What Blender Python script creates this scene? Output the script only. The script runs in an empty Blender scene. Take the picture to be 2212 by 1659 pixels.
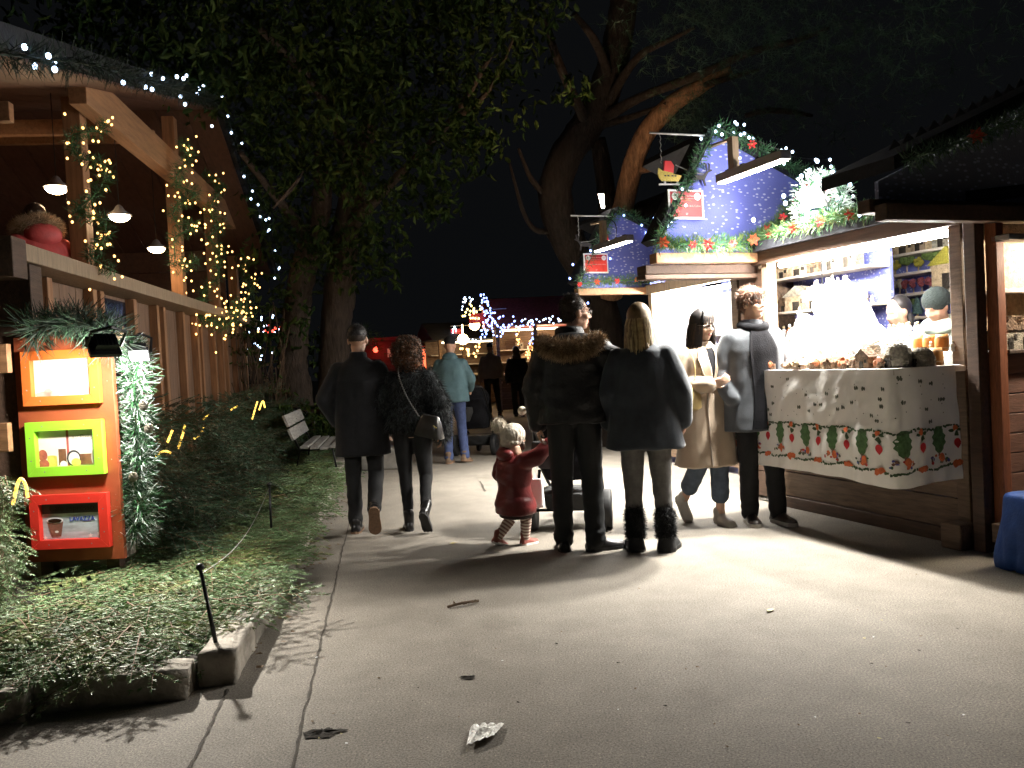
import bpy, bmesh, math, random
import numpy as np
from mathutils import Vector, Matrix, noise
random.seed(7); RNG = np.random.default_rng(7)
R = math.radians
C = bpy.context.scene.collection
SC = bpy.context.scene

# ------------------------------------------------------------------ camera
FPX = 1838.0; ROLL = R(2.87); PITCH = R(1.51); CAMZ = 1.38
cam = bpy.data.cameras.new("camera"); cam.sensor_width = 36.0; cam.lens = 36.0 * FPX / 2212.0
cam.clip_start = 0.05; cam.clip_end = 400
cam_ob = bpy.data.objects.new("camera", cam); C.objects.link(cam_ob)
cam_ob.matrix_world = Matrix.Translation((0, 0, CAMZ)) @ Matrix.Rotation(R(90) - PITCH, 4, 'X') @ Matrix.Rotation(-ROLL, 4, 'Z')
SC.camera = cam_ob

def ray(u, v):
    x = (u - 1106) / FPX; y = -(v - 829.5) / FPX
    X = x * math.cos(ROLL) + y * math.sin(ROLL); Y = -x * math.sin(ROLL) + y * math.cos(ROLL)
    return Vector((X, math.cos(PITCH) + Y * math.sin(PITCH), -math.sin(PITCH) + Y * math.cos(PITCH)))
def G(u, v, z=0.0):
    r = ray(u, v); t = (z - CAMZ) / r.z
    return Vector((r.x * t, r.y * t, z))
def D(u, v, d):
    r = ray(u, v); t = d / r.y
    return Vector((r.x * t, d, CAMZ + r.z * t))

# ------------------------------------------------------------------ world, render settings
w = bpy.data.worlds.new("World"); SC.world = w; w.use_nodes = True
nt = w.node_tree; nt.nodes.clear()
bg = nt.nodes.new('ShaderNodeBackground'); out = nt.nodes.new('ShaderNodeOutputWorld')
sky = nt.nodes.new('ShaderNodeTexSky'); sky.sky_type = 'NISHITA'; sky.sun_disc = False
sky.sun_elevation = R(-6.5); sky.sun_rotation = R(150)
bg.inputs['Strength'].default_value = 0.05
nt.links.new(sky.outputs[0], bg.inputs['Color'])
bg2 = nt.nodes.new('ShaderNodeBackground'); bg2.inputs['Color'].default_value = (.0019, .0021, .0024, 1); add = nt.nodes.new('ShaderNodeAddShader')   # town glow in the night sky
nt.links.new(bg.outputs[0], add.inputs[0]); nt.links.new(bg2.outputs[0], add.inputs[1]); nt.links.new(add.outputs[0], out.inputs['Surface'])
SC.view_settings.view_transform = 'Standard'; SC.view_settings.look = 'None'
SC.view_settings.exposure = 0.75; SC.view_settings.gamma = 1.0
cy = SC.cycles
cy.use_denoising = True; cy.max_bounces = 6; cy.diffuse_bounces = 3; cy.glossy_bounces = 3
cy.transmission_bounces = 4; cy.transparent_max_bounces = 8
cy.sample_clamp_indirect = 4.0; cy.sample_clamp_direct = 60.0; cy.caustics_reflective = False; cy.caustics_refractive = False
cy.use_light_tree = True

# ------------------------------------------------------------------ materials
MATS = {}
def M(name, col, rough=0.65, metal=0.0, var=0.22, scale=9.0, bump=0.0, bscale=60.0, stretch=(1, 1, 1), spec=0.35, sheen=0.0, alpha=None, trans=0.0, sub=0.0):
    m = bpy.data.materials.new(name); m.use_nodes = True; n = m.node_tree.nodes; l = m.node_tree.links
    b = n['Principled BSDF']
    tc = n.new('ShaderNodeTexCoord'); mp = n.new('ShaderNodeMapping'); mp.inputs['Scale'].default_value = stretch
    l.new(tc.outputs['Object'], mp.inputs['Vector'])
    nz = n.new('ShaderNodeTexNoise'); nz.inputs['Scale'].default_value = scale; nz.inputs['Detail'].default_value = 5
    nz.inputs['Roughness'].default_value = 0.62
    l.new(mp.outputs[0], nz.inputs['Vector'])
    cr = n.new('ShaderNodeValToRGB'); c = list(col)
    cr.color_ramp.elements[0].position = 0.3; cr.color_ramp.elements[1].position = 0.7
    cr.color_ramp.elements[0].color = tuple(max(0, x * (1 - var)) for x in c) + (1,)
    cr.color_ramp.elements[1].color = tuple(min(1, x * (1 + var)) for x in c) + (1,)
    l.new(nz.outputs['Fac'], cr.inputs[0]); l.new(cr.outputs[0], b.inputs['Base Color'])
    b.inputs['Roughness'].default_value = rough; b.inputs['Metallic'].default_value = metal
    b.inputs['Specular IOR Level'].default_value = spec
    if sheen: b.inputs['Sheen Weight'].default_value = sheen; b.inputs['Sheen Roughness'].default_value = 0.5
    if alpha is not None: b.inputs['Alpha'].default_value = alpha
    if trans: b.inputs['Transmission Weight'].default_value = trans
    if sub: b.inputs['Subsurface Weight'].default_value = sub; b.inputs['Subsurface Radius'].default_value = (0.012, 0.005, 0.003)
    if bump:
        n2 = n.new('ShaderNodeTexNoise'); n2.inputs['Scale'].default_value = bscale; n2.inputs['Detail'].default_value = 4
        l.new(mp.outputs[0], n2.inputs['Vector'])
        bp = n.new('ShaderNodeBump'); bp.inputs['Strength'].default_value = bump; bp.inputs['Distance'].default_value = 0.02
        l.new(n2.outputs['Fac'], bp.inputs['Height']); l.new(bp.outputs[0], b.inputs['Normal'])
    MATS[name] = m; return m
def EM(name, col, strength, sample=False):
    m = bpy.data.materials.new(name); m.use_nodes = True; n = m.node_tree.nodes; b = n['Principled BSDF']
    b.inputs['Base Color'].default_value = (*col, 1); b.inputs['Emission Color'].default_value = (*col, 1)
    b.inputs['Emission Strength'].default_value = strength
    if not sample: m.cycles.emission_sampling = 'NONE'
    MATS[name] = m; return m

wood_dk = M("dark brown timber", (0.075, 0.043, 0.028), .6, var=.35, scale=3, bump=.25, bscale=18, stretch=(1.5, 14, 14))
wood_br = M("brown plank", (0.13, 0.085, 0.055), .6, var=.4, scale=3, bump=.3, bscale=16, stretch=(1.5, 14, 14))
wood_pale = M("pale post timber", (0.29, 0.21, 0.14), .55, var=.3, scale=3, bump=.2, bscale=16, stretch=(12, 12, 1.5))
wood_or = M("orange chalet timber", (0.30, 0.155, 0.075), .55, var=.3, scale=2.5, bump=.2, bscale=14, stretch=(1.2, 12, 12))
wood_orv = M("orange upright timber", (0.29, 0.145, 0.07), .55, var=.3, scale=2.5, bump=.2, bscale=14, stretch=(12, 12, 1.2))
wood_wall = M("chalet wall board", (0.19, 0.115, 0.075), .6, var=.3, scale=2, bump=.2, bscale=14, stretch=(10, 10, 1.2))
wood_roofin = M("reddish ceiling board", (0.095, 0.046, 0.03), .6, var=.3, scale=2, bump=.2, bscale=14, stretch=(1.2, 10, 10))
wood_grey = M("weathered grey slat", (0.34, 0.33, 0.31), .7, var=.3, scale=3, bump=.3, bscale=20, stretch=(1.5, 14, 14))
roof_dk = M("dark roofing", (0.012, 0.013, 0.017), .85, var=.4, scale=6, bump=.3, bscale=40)
roof_red = M("red shingle roof", (0.24, 0.06, 0.06), .8, var=.4, scale=14, bump=.4, bscale=30)
stone = M("pale stone", (0.33, 0.29, 0.23), .9, var=.5, scale=5, bump=.9, bscale=14)
stone_k = M("kerb stone", (0.30, 0.27, 0.23), .9, var=.45, scale=6, bump=.8, bscale=18)
soil = M("dark soil", (0.022, 0.017, 0.012), .95, var=.5, scale=12, bump=.8, bscale=30)
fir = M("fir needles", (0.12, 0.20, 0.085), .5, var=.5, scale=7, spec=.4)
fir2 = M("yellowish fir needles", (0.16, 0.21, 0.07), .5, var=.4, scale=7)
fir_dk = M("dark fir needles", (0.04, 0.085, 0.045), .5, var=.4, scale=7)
fir_shade = M("shade darkened fir needles", (0.014, 0.026, 0.016), .6, var=.4, scale=7)  # needle green darkened so the board garland reads as backlit
fir_snow = M("frosted needles", (0.62, 0.68, 0.66), .6, var=.2)
fir_garl = M("garland needles", (0.05, 0.16, 0.06), .45, var=.45, scale=9)
stem_m = M("fir stem", (0.13, 0.08, 0.045), .8)
leaf_a = M("evergreen leaf", (0.019, 0.040, 0.008), .72, var=.5, scale=3, spec=.15)
leaf_b = M("olive leaf", (0.050, 0.078, 0.016), .7, var=.5, scale=3, spec=.15)
bark = M("ridged bark", (0.075, 0.055, 0.042), .95, var=.5, scale=5, bump=1.0, bscale=9, stretch=(6, 6, 1))
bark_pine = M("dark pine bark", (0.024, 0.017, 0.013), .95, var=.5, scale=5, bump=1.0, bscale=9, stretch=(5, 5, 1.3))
bark_lit = M("pine bark tinted as lit", (0.26, 0.145, 0.08), .95, var=.55, scale=5, bump=1.0, bscale=9, stretch=(5, 5, 1.3))  # reddish tint stands in for the orange light on these limbs
twig_m = M("dry twig", (0.13, 0.085, 0.055), .9, var=.4)
dryleaf = M("dry brown leaf", (0.13, 0.08, 0.04), .8, var=.5)
felt_dk = None
white_cloth = M("white cloth", (0.80, 0.78, 0.74), .85, var=.04, bump=.15, bscale=220, sheen=.2)
snow_white = M("white cotton", (0.86, 0.86, 0.86), .9, var=.05, bump=.5, bscale=60)
shelf_m = M("pale shelf board", (0.52, 0.46, 0.38), .6, var=.2, scale=4)
clay_red = M("terracotta", (0.36, 0.13, 0.06), .8, var=.35, scale=30)
clay_tan = M("tan clay", (0.36, 0.27, 0.17), .85, var=.4, scale=30, bump=.5, bscale=80)
clay_grey = M("grey stone clay", (0.27, 0.24, 0.19), .9, var=.5, scale=40, bump=.9, bscale=90)
clay_white = M("white clay", (0.75, 0.74, 0.72), .7, var=.1)
cork = M("cork bark", (0.15, 0.095, 0.06), .95, var=.5, scale=20, bump=1, bscale=60)
mini_green = M("model tree green", (0.10, 0.15, 0.04), .9, var=.5, scale=60, bump=1, bscale=120)
mini_blue = M("model fir grey green", (0.10, 0.17, 0.16), .9, var=.4, scale=60, bump=1, bscale=120)
mini_red = M("model tree red", (0.22, 0.05, 0.06), .9, var=.5, scale=60, bump=1, bscale=120)
mini_yel = M("model tree yellow", (0.34, 0.30, 0.04), .9, var=.4, scale=60, bump=1, bscale=120)
metal_gr = M("grey metal", (0.28, 0.27, 0.27), .45, metal=.6, var=.1)
metal_bk = M("black metal", (0.012, 0.012, 0.013), .4, metal=.3, var=.1)
white_p = M("white paint", (0.78, 0.78, 0.77), .5, var=.05)
red_p = M("sign red", (0.55, 0.035, 0.04), .45, var=.08)
red_dk = M("sign dark red", (0.38, 0.02, 0.03), .45, var=.08)
pink_ink = M("pale pink ink", (0.75, 0.35, 0.33), .5, var=.02)
rust_board = M("rust orange board", (0.33, 0.075, 0.03), .5, var=.15, scale=4, bump=.1, bscale=30)
frame_or = M("orange frame paint", (0.72, 0.16, 0.03), .4, var=.05)
frame_gr = M("lime frame paint", (0.32, 0.72, 0.04), .4, var=.05)
frame_rd = M("red frame paint", (0.72, 0.04, 0.025), .4, var=.05)
poin = M("red poinsettia", (0.62, 0.03, 0.035), .5, var=.3, scale=30)
poin_or = M("orange poinsettia", (0.75, 0.13, 0.06), .5, var=.3, scale=30)
gold = M("gold glitter", (0.34, 0.26, 0.06), .4, metal=.4, var=.4, scale=80)
rubber = M("black rubber", (0.015, 0.015, 0.016), .6, var=.2)
black_cl = M("black fabric", (0.011, 0.011, 0.013), .95, var=.3, bump=.3, bscale=120, spec=.1)
blue_cloth = M("blue cloth", (0.02, 0.075, 0.30), .6, var=.25, scale=5, bump=.2, bscale=60)
plastic_w = M("clear plastic film", (0.82, 0.80, 0.75), .22, var=.15, scale=20, bump=.6, bscale=50, spec=.7)
conc = M("grey concrete", (0.22, 0.21, 0.19), .9, var=.3, scale=8, bump=.4, bscale=60)
glass_dk = M("dark window glass", (0.012, 0.016, 0.028), .12, var=.2, spec=.6)

def ground_mat():
    m = bpy.data.materials.new("path concrete"); m.use_nodes = True; n = m.node_tree.nodes; l = m.node_tree.links
    b = n['Principled BSDF']; tc = n.new('ShaderNodeTexCoord')
    def nz(s, d=6, r=.6):
        x = n.new('ShaderNodeTexNoise'); x.inputs['Scale'].default_value = s; x.inputs['Detail'].default_value = d; x.inputs['Roughness'].default_value = r
        l.new(tc.outputs['Object'], x.inputs['Vector']); return x
    def ramp(src, a, b_, ca, cb):
        x = n.new('ShaderNodeValToRGB'); x.color_ramp.elements[0].position = a; x.color_ramp.elements[1].position = b_
        x.color_ramp.elements[0].color = (*ca, 1); x.color_ramp.elements[1].color = (*cb, 1); l.new(src, x.inputs[0]); return x
    def mul(a, b_):
        x = n.new('ShaderNodeMix'); x.data_type = 'RGBA'; x.blend_type = 'MULTIPLY'; x.inputs[0].default_value = 1
        l.new(a, x.inputs[6]); l.new(b_, x.inputs[7]); return x.outputs[2]
    base = ramp(nz(.7).outputs['Fac'], .3, .7, (.175, .158, .135), (.235, .215, .185))
    mott = ramp(nz(4, 8, .7).outputs['Fac'], .35, .65, (.84, .83, .82), (1.06, 1.06, 1.06))
    sp = ramp(nz(120, 4, .85).outputs['Fac'], .36, .62, (.28, .28, .29), (1.45, 1.42, 1.38))
    v = n.new('ShaderNodeTexVoronoi'); v.inputs['Scale'].default_value = 48; l.new(tc.outputs['Object'], v.inputs['Vector'])
    peb = ramp(v.outputs['Distance'], .06, .16, (1.9, 1.85, 1.7), (1, 1, 1))
    st = ramp(nz(1.9, 3, .5).outputs['Fac'], .26, .36, (.84, .83, .82), (1, 1, 1))
    c = mul(mul(mul(mul(base.outputs[0], mott.outputs[0]), sp.outputs[0]), peb.outputs[0]), st.outputs[0])
    l.new(c, b.inputs['Base Color']); b.inputs['Roughness'].default_value = .78; b.inputs['Specular IOR Level'].default_value = .3
    bp = n.new('ShaderNodeBump'); bp.inputs['Strength'].default_value = .35; bp.inputs['Distance'].default_value = .01
    l.new(nz(110, 4, .8).outputs['Fac'], bp.inputs['Height']); l.new(bp.outputs[0], b.inputs['Normal'])
    return m
path_m = ground_mat()

def felt_mat(name, base):
    m = bpy.data.materials.new(name); m.use_nodes = True; n = m.node_tree.nodes; l = m.node_tree.links
    b = n['Principled BSDF']; tc = n.new('ShaderNodeTexCoord'); mp = n.new('ShaderNodeMapping'); mp.inputs['Scale'].default_value = (1, .62, 1.25)
    l.new(tc.outputs['Object'], mp.inputs['Vector'])
    v = n.new('ShaderNodeTexVoronoi'); v.inputs['Scale'].default_value = 27; v.inputs['Randomness'].default_value = .8; l.new(mp.outputs[0], v.inputs['Vector'])
    r = n.new('ShaderNodeValToRGB'); r.color_ramp.elements[0].position = .20; r.color_ramp.elements[1].position = .31
    r.color_ramp.elements[0].color = (.48, .50, .70, 1); r.color_ramp.elements[1].color = (*base, 1)
    l.new(v.outputs['Distance'], r.inputs[0]); l.new(r.outputs[0], b.inputs['Base Color'])
    z = n.new('ShaderNodeTexNoise'); z.inputs['Scale'].default_value = 90; l.new(tc.outputs['Object'], z.inputs['Vector'])
    bp = n.new('ShaderNodeBump'); bp.inputs['Strength'].default_value = .5; bp.inputs['Distance'].default_value = .01
    l.new(z.outputs['Fac'], bp.inputs['Height']); l.new(bp.outputs[0], b.inputs['Normal'])
    b.inputs['Roughness'].default_value = .9; b.inputs['Sheen Weight'].default_value = .3
    return m
felt = felt_mat("blue starred felt", (.115, .135, .47))
felt_dimlit = felt_mat("dimly lit starred felt", (.20, .22, .33))  # blue felt greyed in its colour to look dimly lit

# ------------------------------------------------------------------ mesh builder
class MB:
    def __init__(s): s.V = []; s.F = []; s.n = 0; s.m = []
    def add(s, V, F, m=0):
        V = np.asarray(V, float).reshape(-1, 3)
        F = np.asarray(F, int) if not isinstance(F, list) else F
        if isinstance(F, np.ndarray): s.F.append(F + s.n); s.m.append(np.full(len(F), m))
        else:
            by = {}
            for f in F: by.setdefault(len(f), []).append(f)
            for k, q in by.items(): s.F.append(np.array(q) + s.n); s.m.append(np.full(len(q), m))
        s.V.append(V); s.n += len(V); return s
    def xf(s, mat):
        A = np.array(mat); s.V = [v @ A[:3, :3].T + A[:3, 3] for v in s.V]; return s
    def merge(s, o, mat=None, m=None):
        if o.n == 0: return s
        V = np.concatenate(o.V)
        if mat is not None: A = np.array(mat); V = V @ A[:3, :3].T + A[:3, 3]
        for f, mi in zip(o.F, o.m): s.F.append(f + s.n); s.m.append(np.array(mi) if m is None else np.full(len(f), m))
        s.V.append(V); s.n += len(V); return s
    def box(s, lo, hi, m=0, mat=None):
        x0, y0, z0 = lo; x1, y1, z1 = hi
        V = np.array([(x0, y0, z0), (x1, y0, z0), (x1, y1, z0), (x0, y1, z0), (x0, y0, z1), (x1, y0, z1), (x1, y1, z1), (x0, y1, z1)], float)
        if mat is not None: A = np.array(mat); V = V @ A[:3, :3].T + A[:3, 3]
        return s.add(V, np.array([(3, 2, 1, 0), (4, 5, 6, 7), (0, 1, 5, 4), (1, 2, 6, 5), (2, 3, 7, 6), (3, 0, 4, 7)]), m)
    def bar(s, a, b, wd, ht, m=0):   # square bar from a to b
        a = Vector(a); b = Vector(b); d = b - a; L = d.length; q = d.to_track_quat('X', 'Z').to_matrix().to_4x4()
        return s.box((0, -wd / 2, -ht / 2), (L, wd / 2, ht / 2), m, Matrix.Translation(a) @ q)
    def prism(s, poly, off, m=0):
        poly = [Vector(p) for p in poly]; off = Vector(off); n = len(poly)
        V = [tuple(p) for p in poly] + [tuple(p + off) for p in poly]
        F = [tuple(range(n))[::-1], tuple(range(n, 2 * n))] + [(i, (i + 1) % n, n + (i + 1) % n, n + i) for i in range(n)]
        return s.add(V, F, m)
    def tube(s, pts, rad, n=8, m=0, cap=True, flat=1.0):
        P = [Vector(p) for p in pts]; k = len(P)
        if not hasattr(rad, '__len__'): rad = [rad] * k
        t = [(P[min(i + 1, k - 1)] - P[max(i - 1, 0)]) for i in range(k)]
        t = [x.normalized() if x.length > 1e-9 else Vector((0, 0, 1)) for x in t]
        u = t[0].orthogonal().normalized(); V = []
        for i in range(k):
            u = (u - t[i] * u.dot(t[i])); u = u.normalized() if u.length > 1e-6 else t[i].orthogonal().normalized()
            v = t[i].cross(u)
            for j in range(n):
                a = 2 * math.pi * j / n
                V.append(P[i] + (u * math.cos(a) + v * math.sin(a) * flat) * rad[i])
        F = [(i * n + j, i * n + (j + 1) % n, (i + 1) * n + (j + 1) % n, (i + 1) * n + j) for i in range(k - 1) for j in range(n)]
        if cap: F += [tuple(range(n))[::-1], tuple(range((k - 1) * n, k * n))]
        return s.add([tuple(v) for v in V], F, m)
    def cap(s, p0, p1, r0, r1, n=14, m=0):   # tapered capsule
        p0 = Vector(p0); p1 = Vector(p1); d = (p1 - p0); L = d.length; d = d.normalized() if L > 1e-6 else Vector((0, 0, 1))
        pts = []; rr = []
        for a in (80, 50, 25): pts.append(p0 - d * r0 * math.sin(R(a))); rr.append(r0 * math.cos(R(a)))
        for t in (0, .5, 1): pts.append(p0 + d * L * t); rr.append(r0 + (r1 - r0) * t)
        for a in (25, 50, 80): pts.append(p1 + d * r1 * math.sin(R(a))); rr.append(r1 * math.cos(R(a)))
        return s.tube(pts, rr, n, m)
    def ell(s, c, r, rot=None, n=16, k=10, m=0):
        V = []; c = Vector(c)
        for i in range(k + 1):
            a = math.pi * i / k
            for j in range(n):
                b = 2 * math.pi * j / n
                p = Vector((r[0] * math.sin(a) * math.cos(b), r[1] * math.sin(a) * math.sin(b), -r[2] * math.cos(a)))
                if rot is not None: p = rot @ p
                V.append(c + p)
        F = [(i * n + j, i * n + (j + 1) % n, (i + 1) * n + (j + 1) % n, (i + 1) * n + j) for i in range(k) for j in range(n)]
        return s.add([tuple(v) for v in V], F, m)
    def loft(s, secs, n=24, m=0, ex=2.3):   # (z, rx, ry, cx, cy) superellipse stack
        V = []
        for sec in secs:
            z, rx, ry = sec[:3]; cx = sec[3] if len(sec) > 3 else 0; cyy = sec[4] if len(sec) > 4 else 0
            for j in range(n):
                a = 2 * math.pi * j / n; ca, sa = math.cos(a), math.sin(a)
                V.append((cx + rx * math.copysign(abs(ca) ** (2 / ex), ca), cyy + ry * math.copysign(abs(sa) ** (2 / ex), sa), z))
        k = len(secs)
        F = [(i * n + j, i * n + (j + 1) % n, (i + 1) * n + (j + 1) % n, (i + 1) * n + j) for i in range(k - 1) for j in range(n)]
        F += [tuple(range(n))[::-1], tuple(range((k - 1) * n, k * n))]
        return s.add(V, F, m)
    def lathe(s, prof, n=16, c=(0, 0, 0), m=0):
        V = [(c[0] + r * math.cos(2 * math.pi * j / n), c[1] + r * math.sin(2 * math.pi * j / n), c[2] + z) for r, z in prof for j in range(n)]
        k = len(prof)
        F = [(i * n + j, i * n + (j + 1) % n, (i + 1) * n + (j + 1) % n, (i + 1) * n + j) for i in range(k - 1) for j in range(n)]
        F += [tuple(range(n))[::-1], tuple(range((k - 1) * n, k * n))]
        return s.add(V, F, m)
    def blades(s, P, Dv, L, W, m=0, tip=.25, bend=None):
        P = np.asarray(P, float); Dv = np.asarray(Dv, float); k = len(P)
        if k == 0: return s
        L = np.broadcast_to(L, (k,))[:, None]; W = np.broadcast_to(W, (k,))[:, None]
        sd = np.cross(Dv, RNG.normal(size=(k, 3))); sd /= np.linalg.norm(sd, axis=1)[:, None] + 1e-9
        T = P + Dv * L
        if bend is not None:
            Mid = P + Dv * L * .55; T = T + np.asarray(bend) * L
            V = np.stack([P - sd * W / 2, P + sd * W / 2, Mid + sd * W / 2, Mid - sd * W / 2, T + sd * W * tip / 2, T - sd * W * tip / 2], 1).reshape(-1, 3)
            b = (np.arange(k) * 6)[:, None]
            F = np.concatenate([b + np.array([[0, 1, 2, 3]]), b + np.array([[3, 2, 4, 5]])])
        else:
            V = np.stack([P - sd * W / 2, P + sd * W / 2, T + sd * W * tip / 2, T - sd * W * tip / 2], 1).reshape(-1, 3)
            F = (np.arange(k) * 4)[:, None] + np.array([[0, 1, 2, 3]])
        return s.add(V, F, m)
    def mesh(s, name, mats, smooth=False):
        me = bpy.data.meshes.new(name)
        V = np.concatenate(s.V); me.vertices.add(len(V)); me.vertices.foreach_set('co', V.ravel())
        tot = sum(f.size for f in s.F); me.loops.add(tot); me.loops.foreach_set('vertex_index', np.concatenate([f.ravel() for f in s.F]))
        cnt = np.concatenate([np.full(len(f), f.shape[1]) for f in s.F]); me.polygons.add(len(cnt))
        me.polygons.foreach_set('loop_start', np.concatenate([[0], np.cumsum(cnt)[:-1]]))
        me.polygons.foreach_set('material_index', np.concatenate(s.m))
        me.polygons.foreach_set('use_smooth', np.full(len(cnt), bool(smooth)))
        for mm in (mats if isinstance(mats, (list, tuple)) else [mats]): me.materials.append(mm)
        me.update(calc_edges=True); me.validate()
        return me

def ob(name, me, parent=None, loc=None, rot=None):
    o = bpy.data.objects.new(name, me); C.objects.link(o)
    if parent: o.parent = parent
    if loc is not None: o.location = loc
    if rot is not None: o.rotation_euler = rot
    return o
def obj(name, mb, mats, parent=None, loc=None, rot=None, smooth=False, bevel=0.0):
    o = ob(name, mb.mesh(name, mats, smooth), parent, loc, rot)
    if bevel:
        b = o.modifiers.new("edge", 'BEVEL'); b.width = bevel; b.segments = 2; b.limit_method = 'ANGLE'
    return o
def tag(o, label, cat, group=None, kind=None):
    if label: o['label'] = label
    if cat: o['category'] = cat
    if group: o['group'] = group
    if kind: o['kind'] = kind
    return o
def thing(name, label, cat, loc=(0, 0, 0), rz=0.0, group=None):
    o = bpy.data.objects.new(name, None); C.objects.link(o); o.location = loc; o.rotation_euler = (0, 0, rz)
    o.empty_display_size = .2
    return tag(o, label, cat, group)
def struct(o, label=None):
    o['kind'] = 'structure'
    if label: o['label'] = label
    return o
def copy_tree(o, parent=None):
    c = o.copy(); C.objects.link(c)
    if parent: c.parent = parent
    for ch in list(o.children): copy_tree(ch, c)
    return c
def realize(mb, voxel, smooth=4, disp=None, name='blob'):
    me = mb.mesh('tmp', []); t = bpy.data.objects.new('tmp', me); C.objects.link(t)
    r = t.modifiers.new('r', 'REMESH'); r.mode = 'VOXEL'; r.voxel_size = voxel
    if smooth: q = t.modifiers.new('s', 'SMOOTH'); q.iterations = smooth; q.factor = .5
    dg = bpy.context.evaluated_depsgraph_get()
    m2 = bpy.data.meshes.new_from_object(t.evaluated_get(dg)); m2.name = name
    bpy.data.objects.remove(t); bpy.data.meshes.remove(me)
    if disp:
        n = len(m2.vertices); co = np.empty(n * 3); m2.vertices.foreach_get('co', co); co = co.reshape(-1, 3)
        no = np.empty(n * 3); m2.vertices.foreach_get('normal', no); no = no.reshape(-1, 3)
        dd = np.array([disp(Vector(c)) for c in co]); co = co + no * dd[:, None]
        m2.vertices.foreach_set('co', co.ravel()); m2.update()
    m2.polygons.foreach_set('use_smooth', np.ones(len(m2.polygons), bool))
    m2.materials.clear()
    return m2
def surf_points(me, n, zmin=-9, zmax=99, fn=None):
    k = len(me.polygons); A = np.empty(k); me.polygons.foreach_get('area', A)
    cc = np.empty(k * 3); me.polygons.foreach_get('center', cc); cc = cc.reshape(-1, 3)
    nn = np.empty(k * 3); me.polygons.foreach_get('normal', nn); nn = nn.reshape(-1, 3)
    ok = (cc[:, 2] > zmin) & (cc[:, 2] < zmax)
    if fn is not None: ok &= fn(cc)
    A = A * ok; i = RNG.choice(k, n, p=A / A.sum())
    return cc[i] + RNG.normal(size=(n, 3)) * .004, nn[i]
def unit(a): return a / (np.linalg.norm(a, axis=1)[:, None] + 1e-9)
def interp(pts, n):
    P = np.array([tuple(p) for p in pts], float)
    d = np.concatenate([[0], np.cumsum(np.linalg.norm(np.diff(P, axis=0), axis=1))])
    t = np.linspace(0, d[-1], n)
    return np.stack([np.interp(t, d, P[:, i]) for i in range(3)], 1), d[-1]
def smoothpath(pts, it=3):
    P = [Vector(p) for p in pts]
    for _ in range(it):
        Q = [P[0]]
        for a, b in zip(P[:-1], P[1:]): Q += [a * .75 + b * .25, a * .25 + b * .75]
        P = Q + [P[-1]]
    return P
_txt = {}
def text_mb(s, size, m=0, ext=0.002, align='CENTER', shear=0.0):
    cu = bpy.data.curves.new('t', 'FONT'); cu.body = s; cu.size = size; cu.align_x = align; cu.extrude = ext; cu.shear = shear
    t = bpy.data.objects.new('t', cu); C.objects.link(t)
    me = bpy.data.meshes.new_from_object(t.evaluated_get(bpy.context.evaluated_depsgraph_get()))
    mb = MB(); mb.add([tuple(v.co) for v in me.vertices], [tuple(p.vertices) for p in me.polygons], m)
    bpy.data.objects.remove(t); bpy.data.curves.remove(cu); bpy.data.meshes.remove(me)
    return mb
# ------------------------------------------------------------------ frames of the two sides of the path
LRZ = R(97.4)
LM = Matrix.Rotation(LRZ, 4, 'Z')
def LF(a, b, z=0.0): return LM @ Vector((a, b, z))
def LFinv(p): return LM.inverted() @ Vector(p)
S0 = Vector((2.98, 5.59, 0)); SRZ = R(110.2)
SM = Matrix.Translation(S0) @ Matrix.Rotation(SRZ, 4, 'Z')
def SF(s, o, z=0.0): return SM @ Vector((s, o, z))

# ------------------------------------------------------------------ ground
g = MB(); g.add([(-70, -20, 0), (70, -20, 0), (70, 120, 0), (-70, 120, 0)], [(0, 1, 2, 3)])
struct(obj("path", g, path_m), "grey speckled concrete path running past the stalls")
joint_m = M('joint dirt', (.055, .047, .038), .95, var=.4, scale=20)
def joint(name, p, q, wd, n=26):
    mb = MB(); p = Vector(p); q = Vector(q); d = (q - p).normalized(); s = Vector((-d.y, d.x, 0)); V = []
    for i in range(n):
        c = p.lerp(q, i / (n - 1)) + s * random.uniform(-.005, .005); k = wd * random.uniform(.5, 1.3)
        V += [tuple(c - s * k / 2 + Vector((0, 0, .004))), tuple(c + s * k / 2 + Vector((0, 0, .004)))]
    mb.add(V, [(2 * i, 2 * i + 1, 2 * i + 3, 2 * i + 2) for i in range(n - 1)])
    struct(obj(name, mb, joint_m))
joint("pavement_joint", G(615, 1720), G(742, 1180), .010, 60); joint("pavement_joint", G(742, 1180), G(800, 930), .010, 50)
joint("pavement_joint", G(395, 1690), G(492, 1490), .012, 40); joint("pavement_joint", G(1037, 1040), G(1048, 1062), .02, 6)
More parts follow.
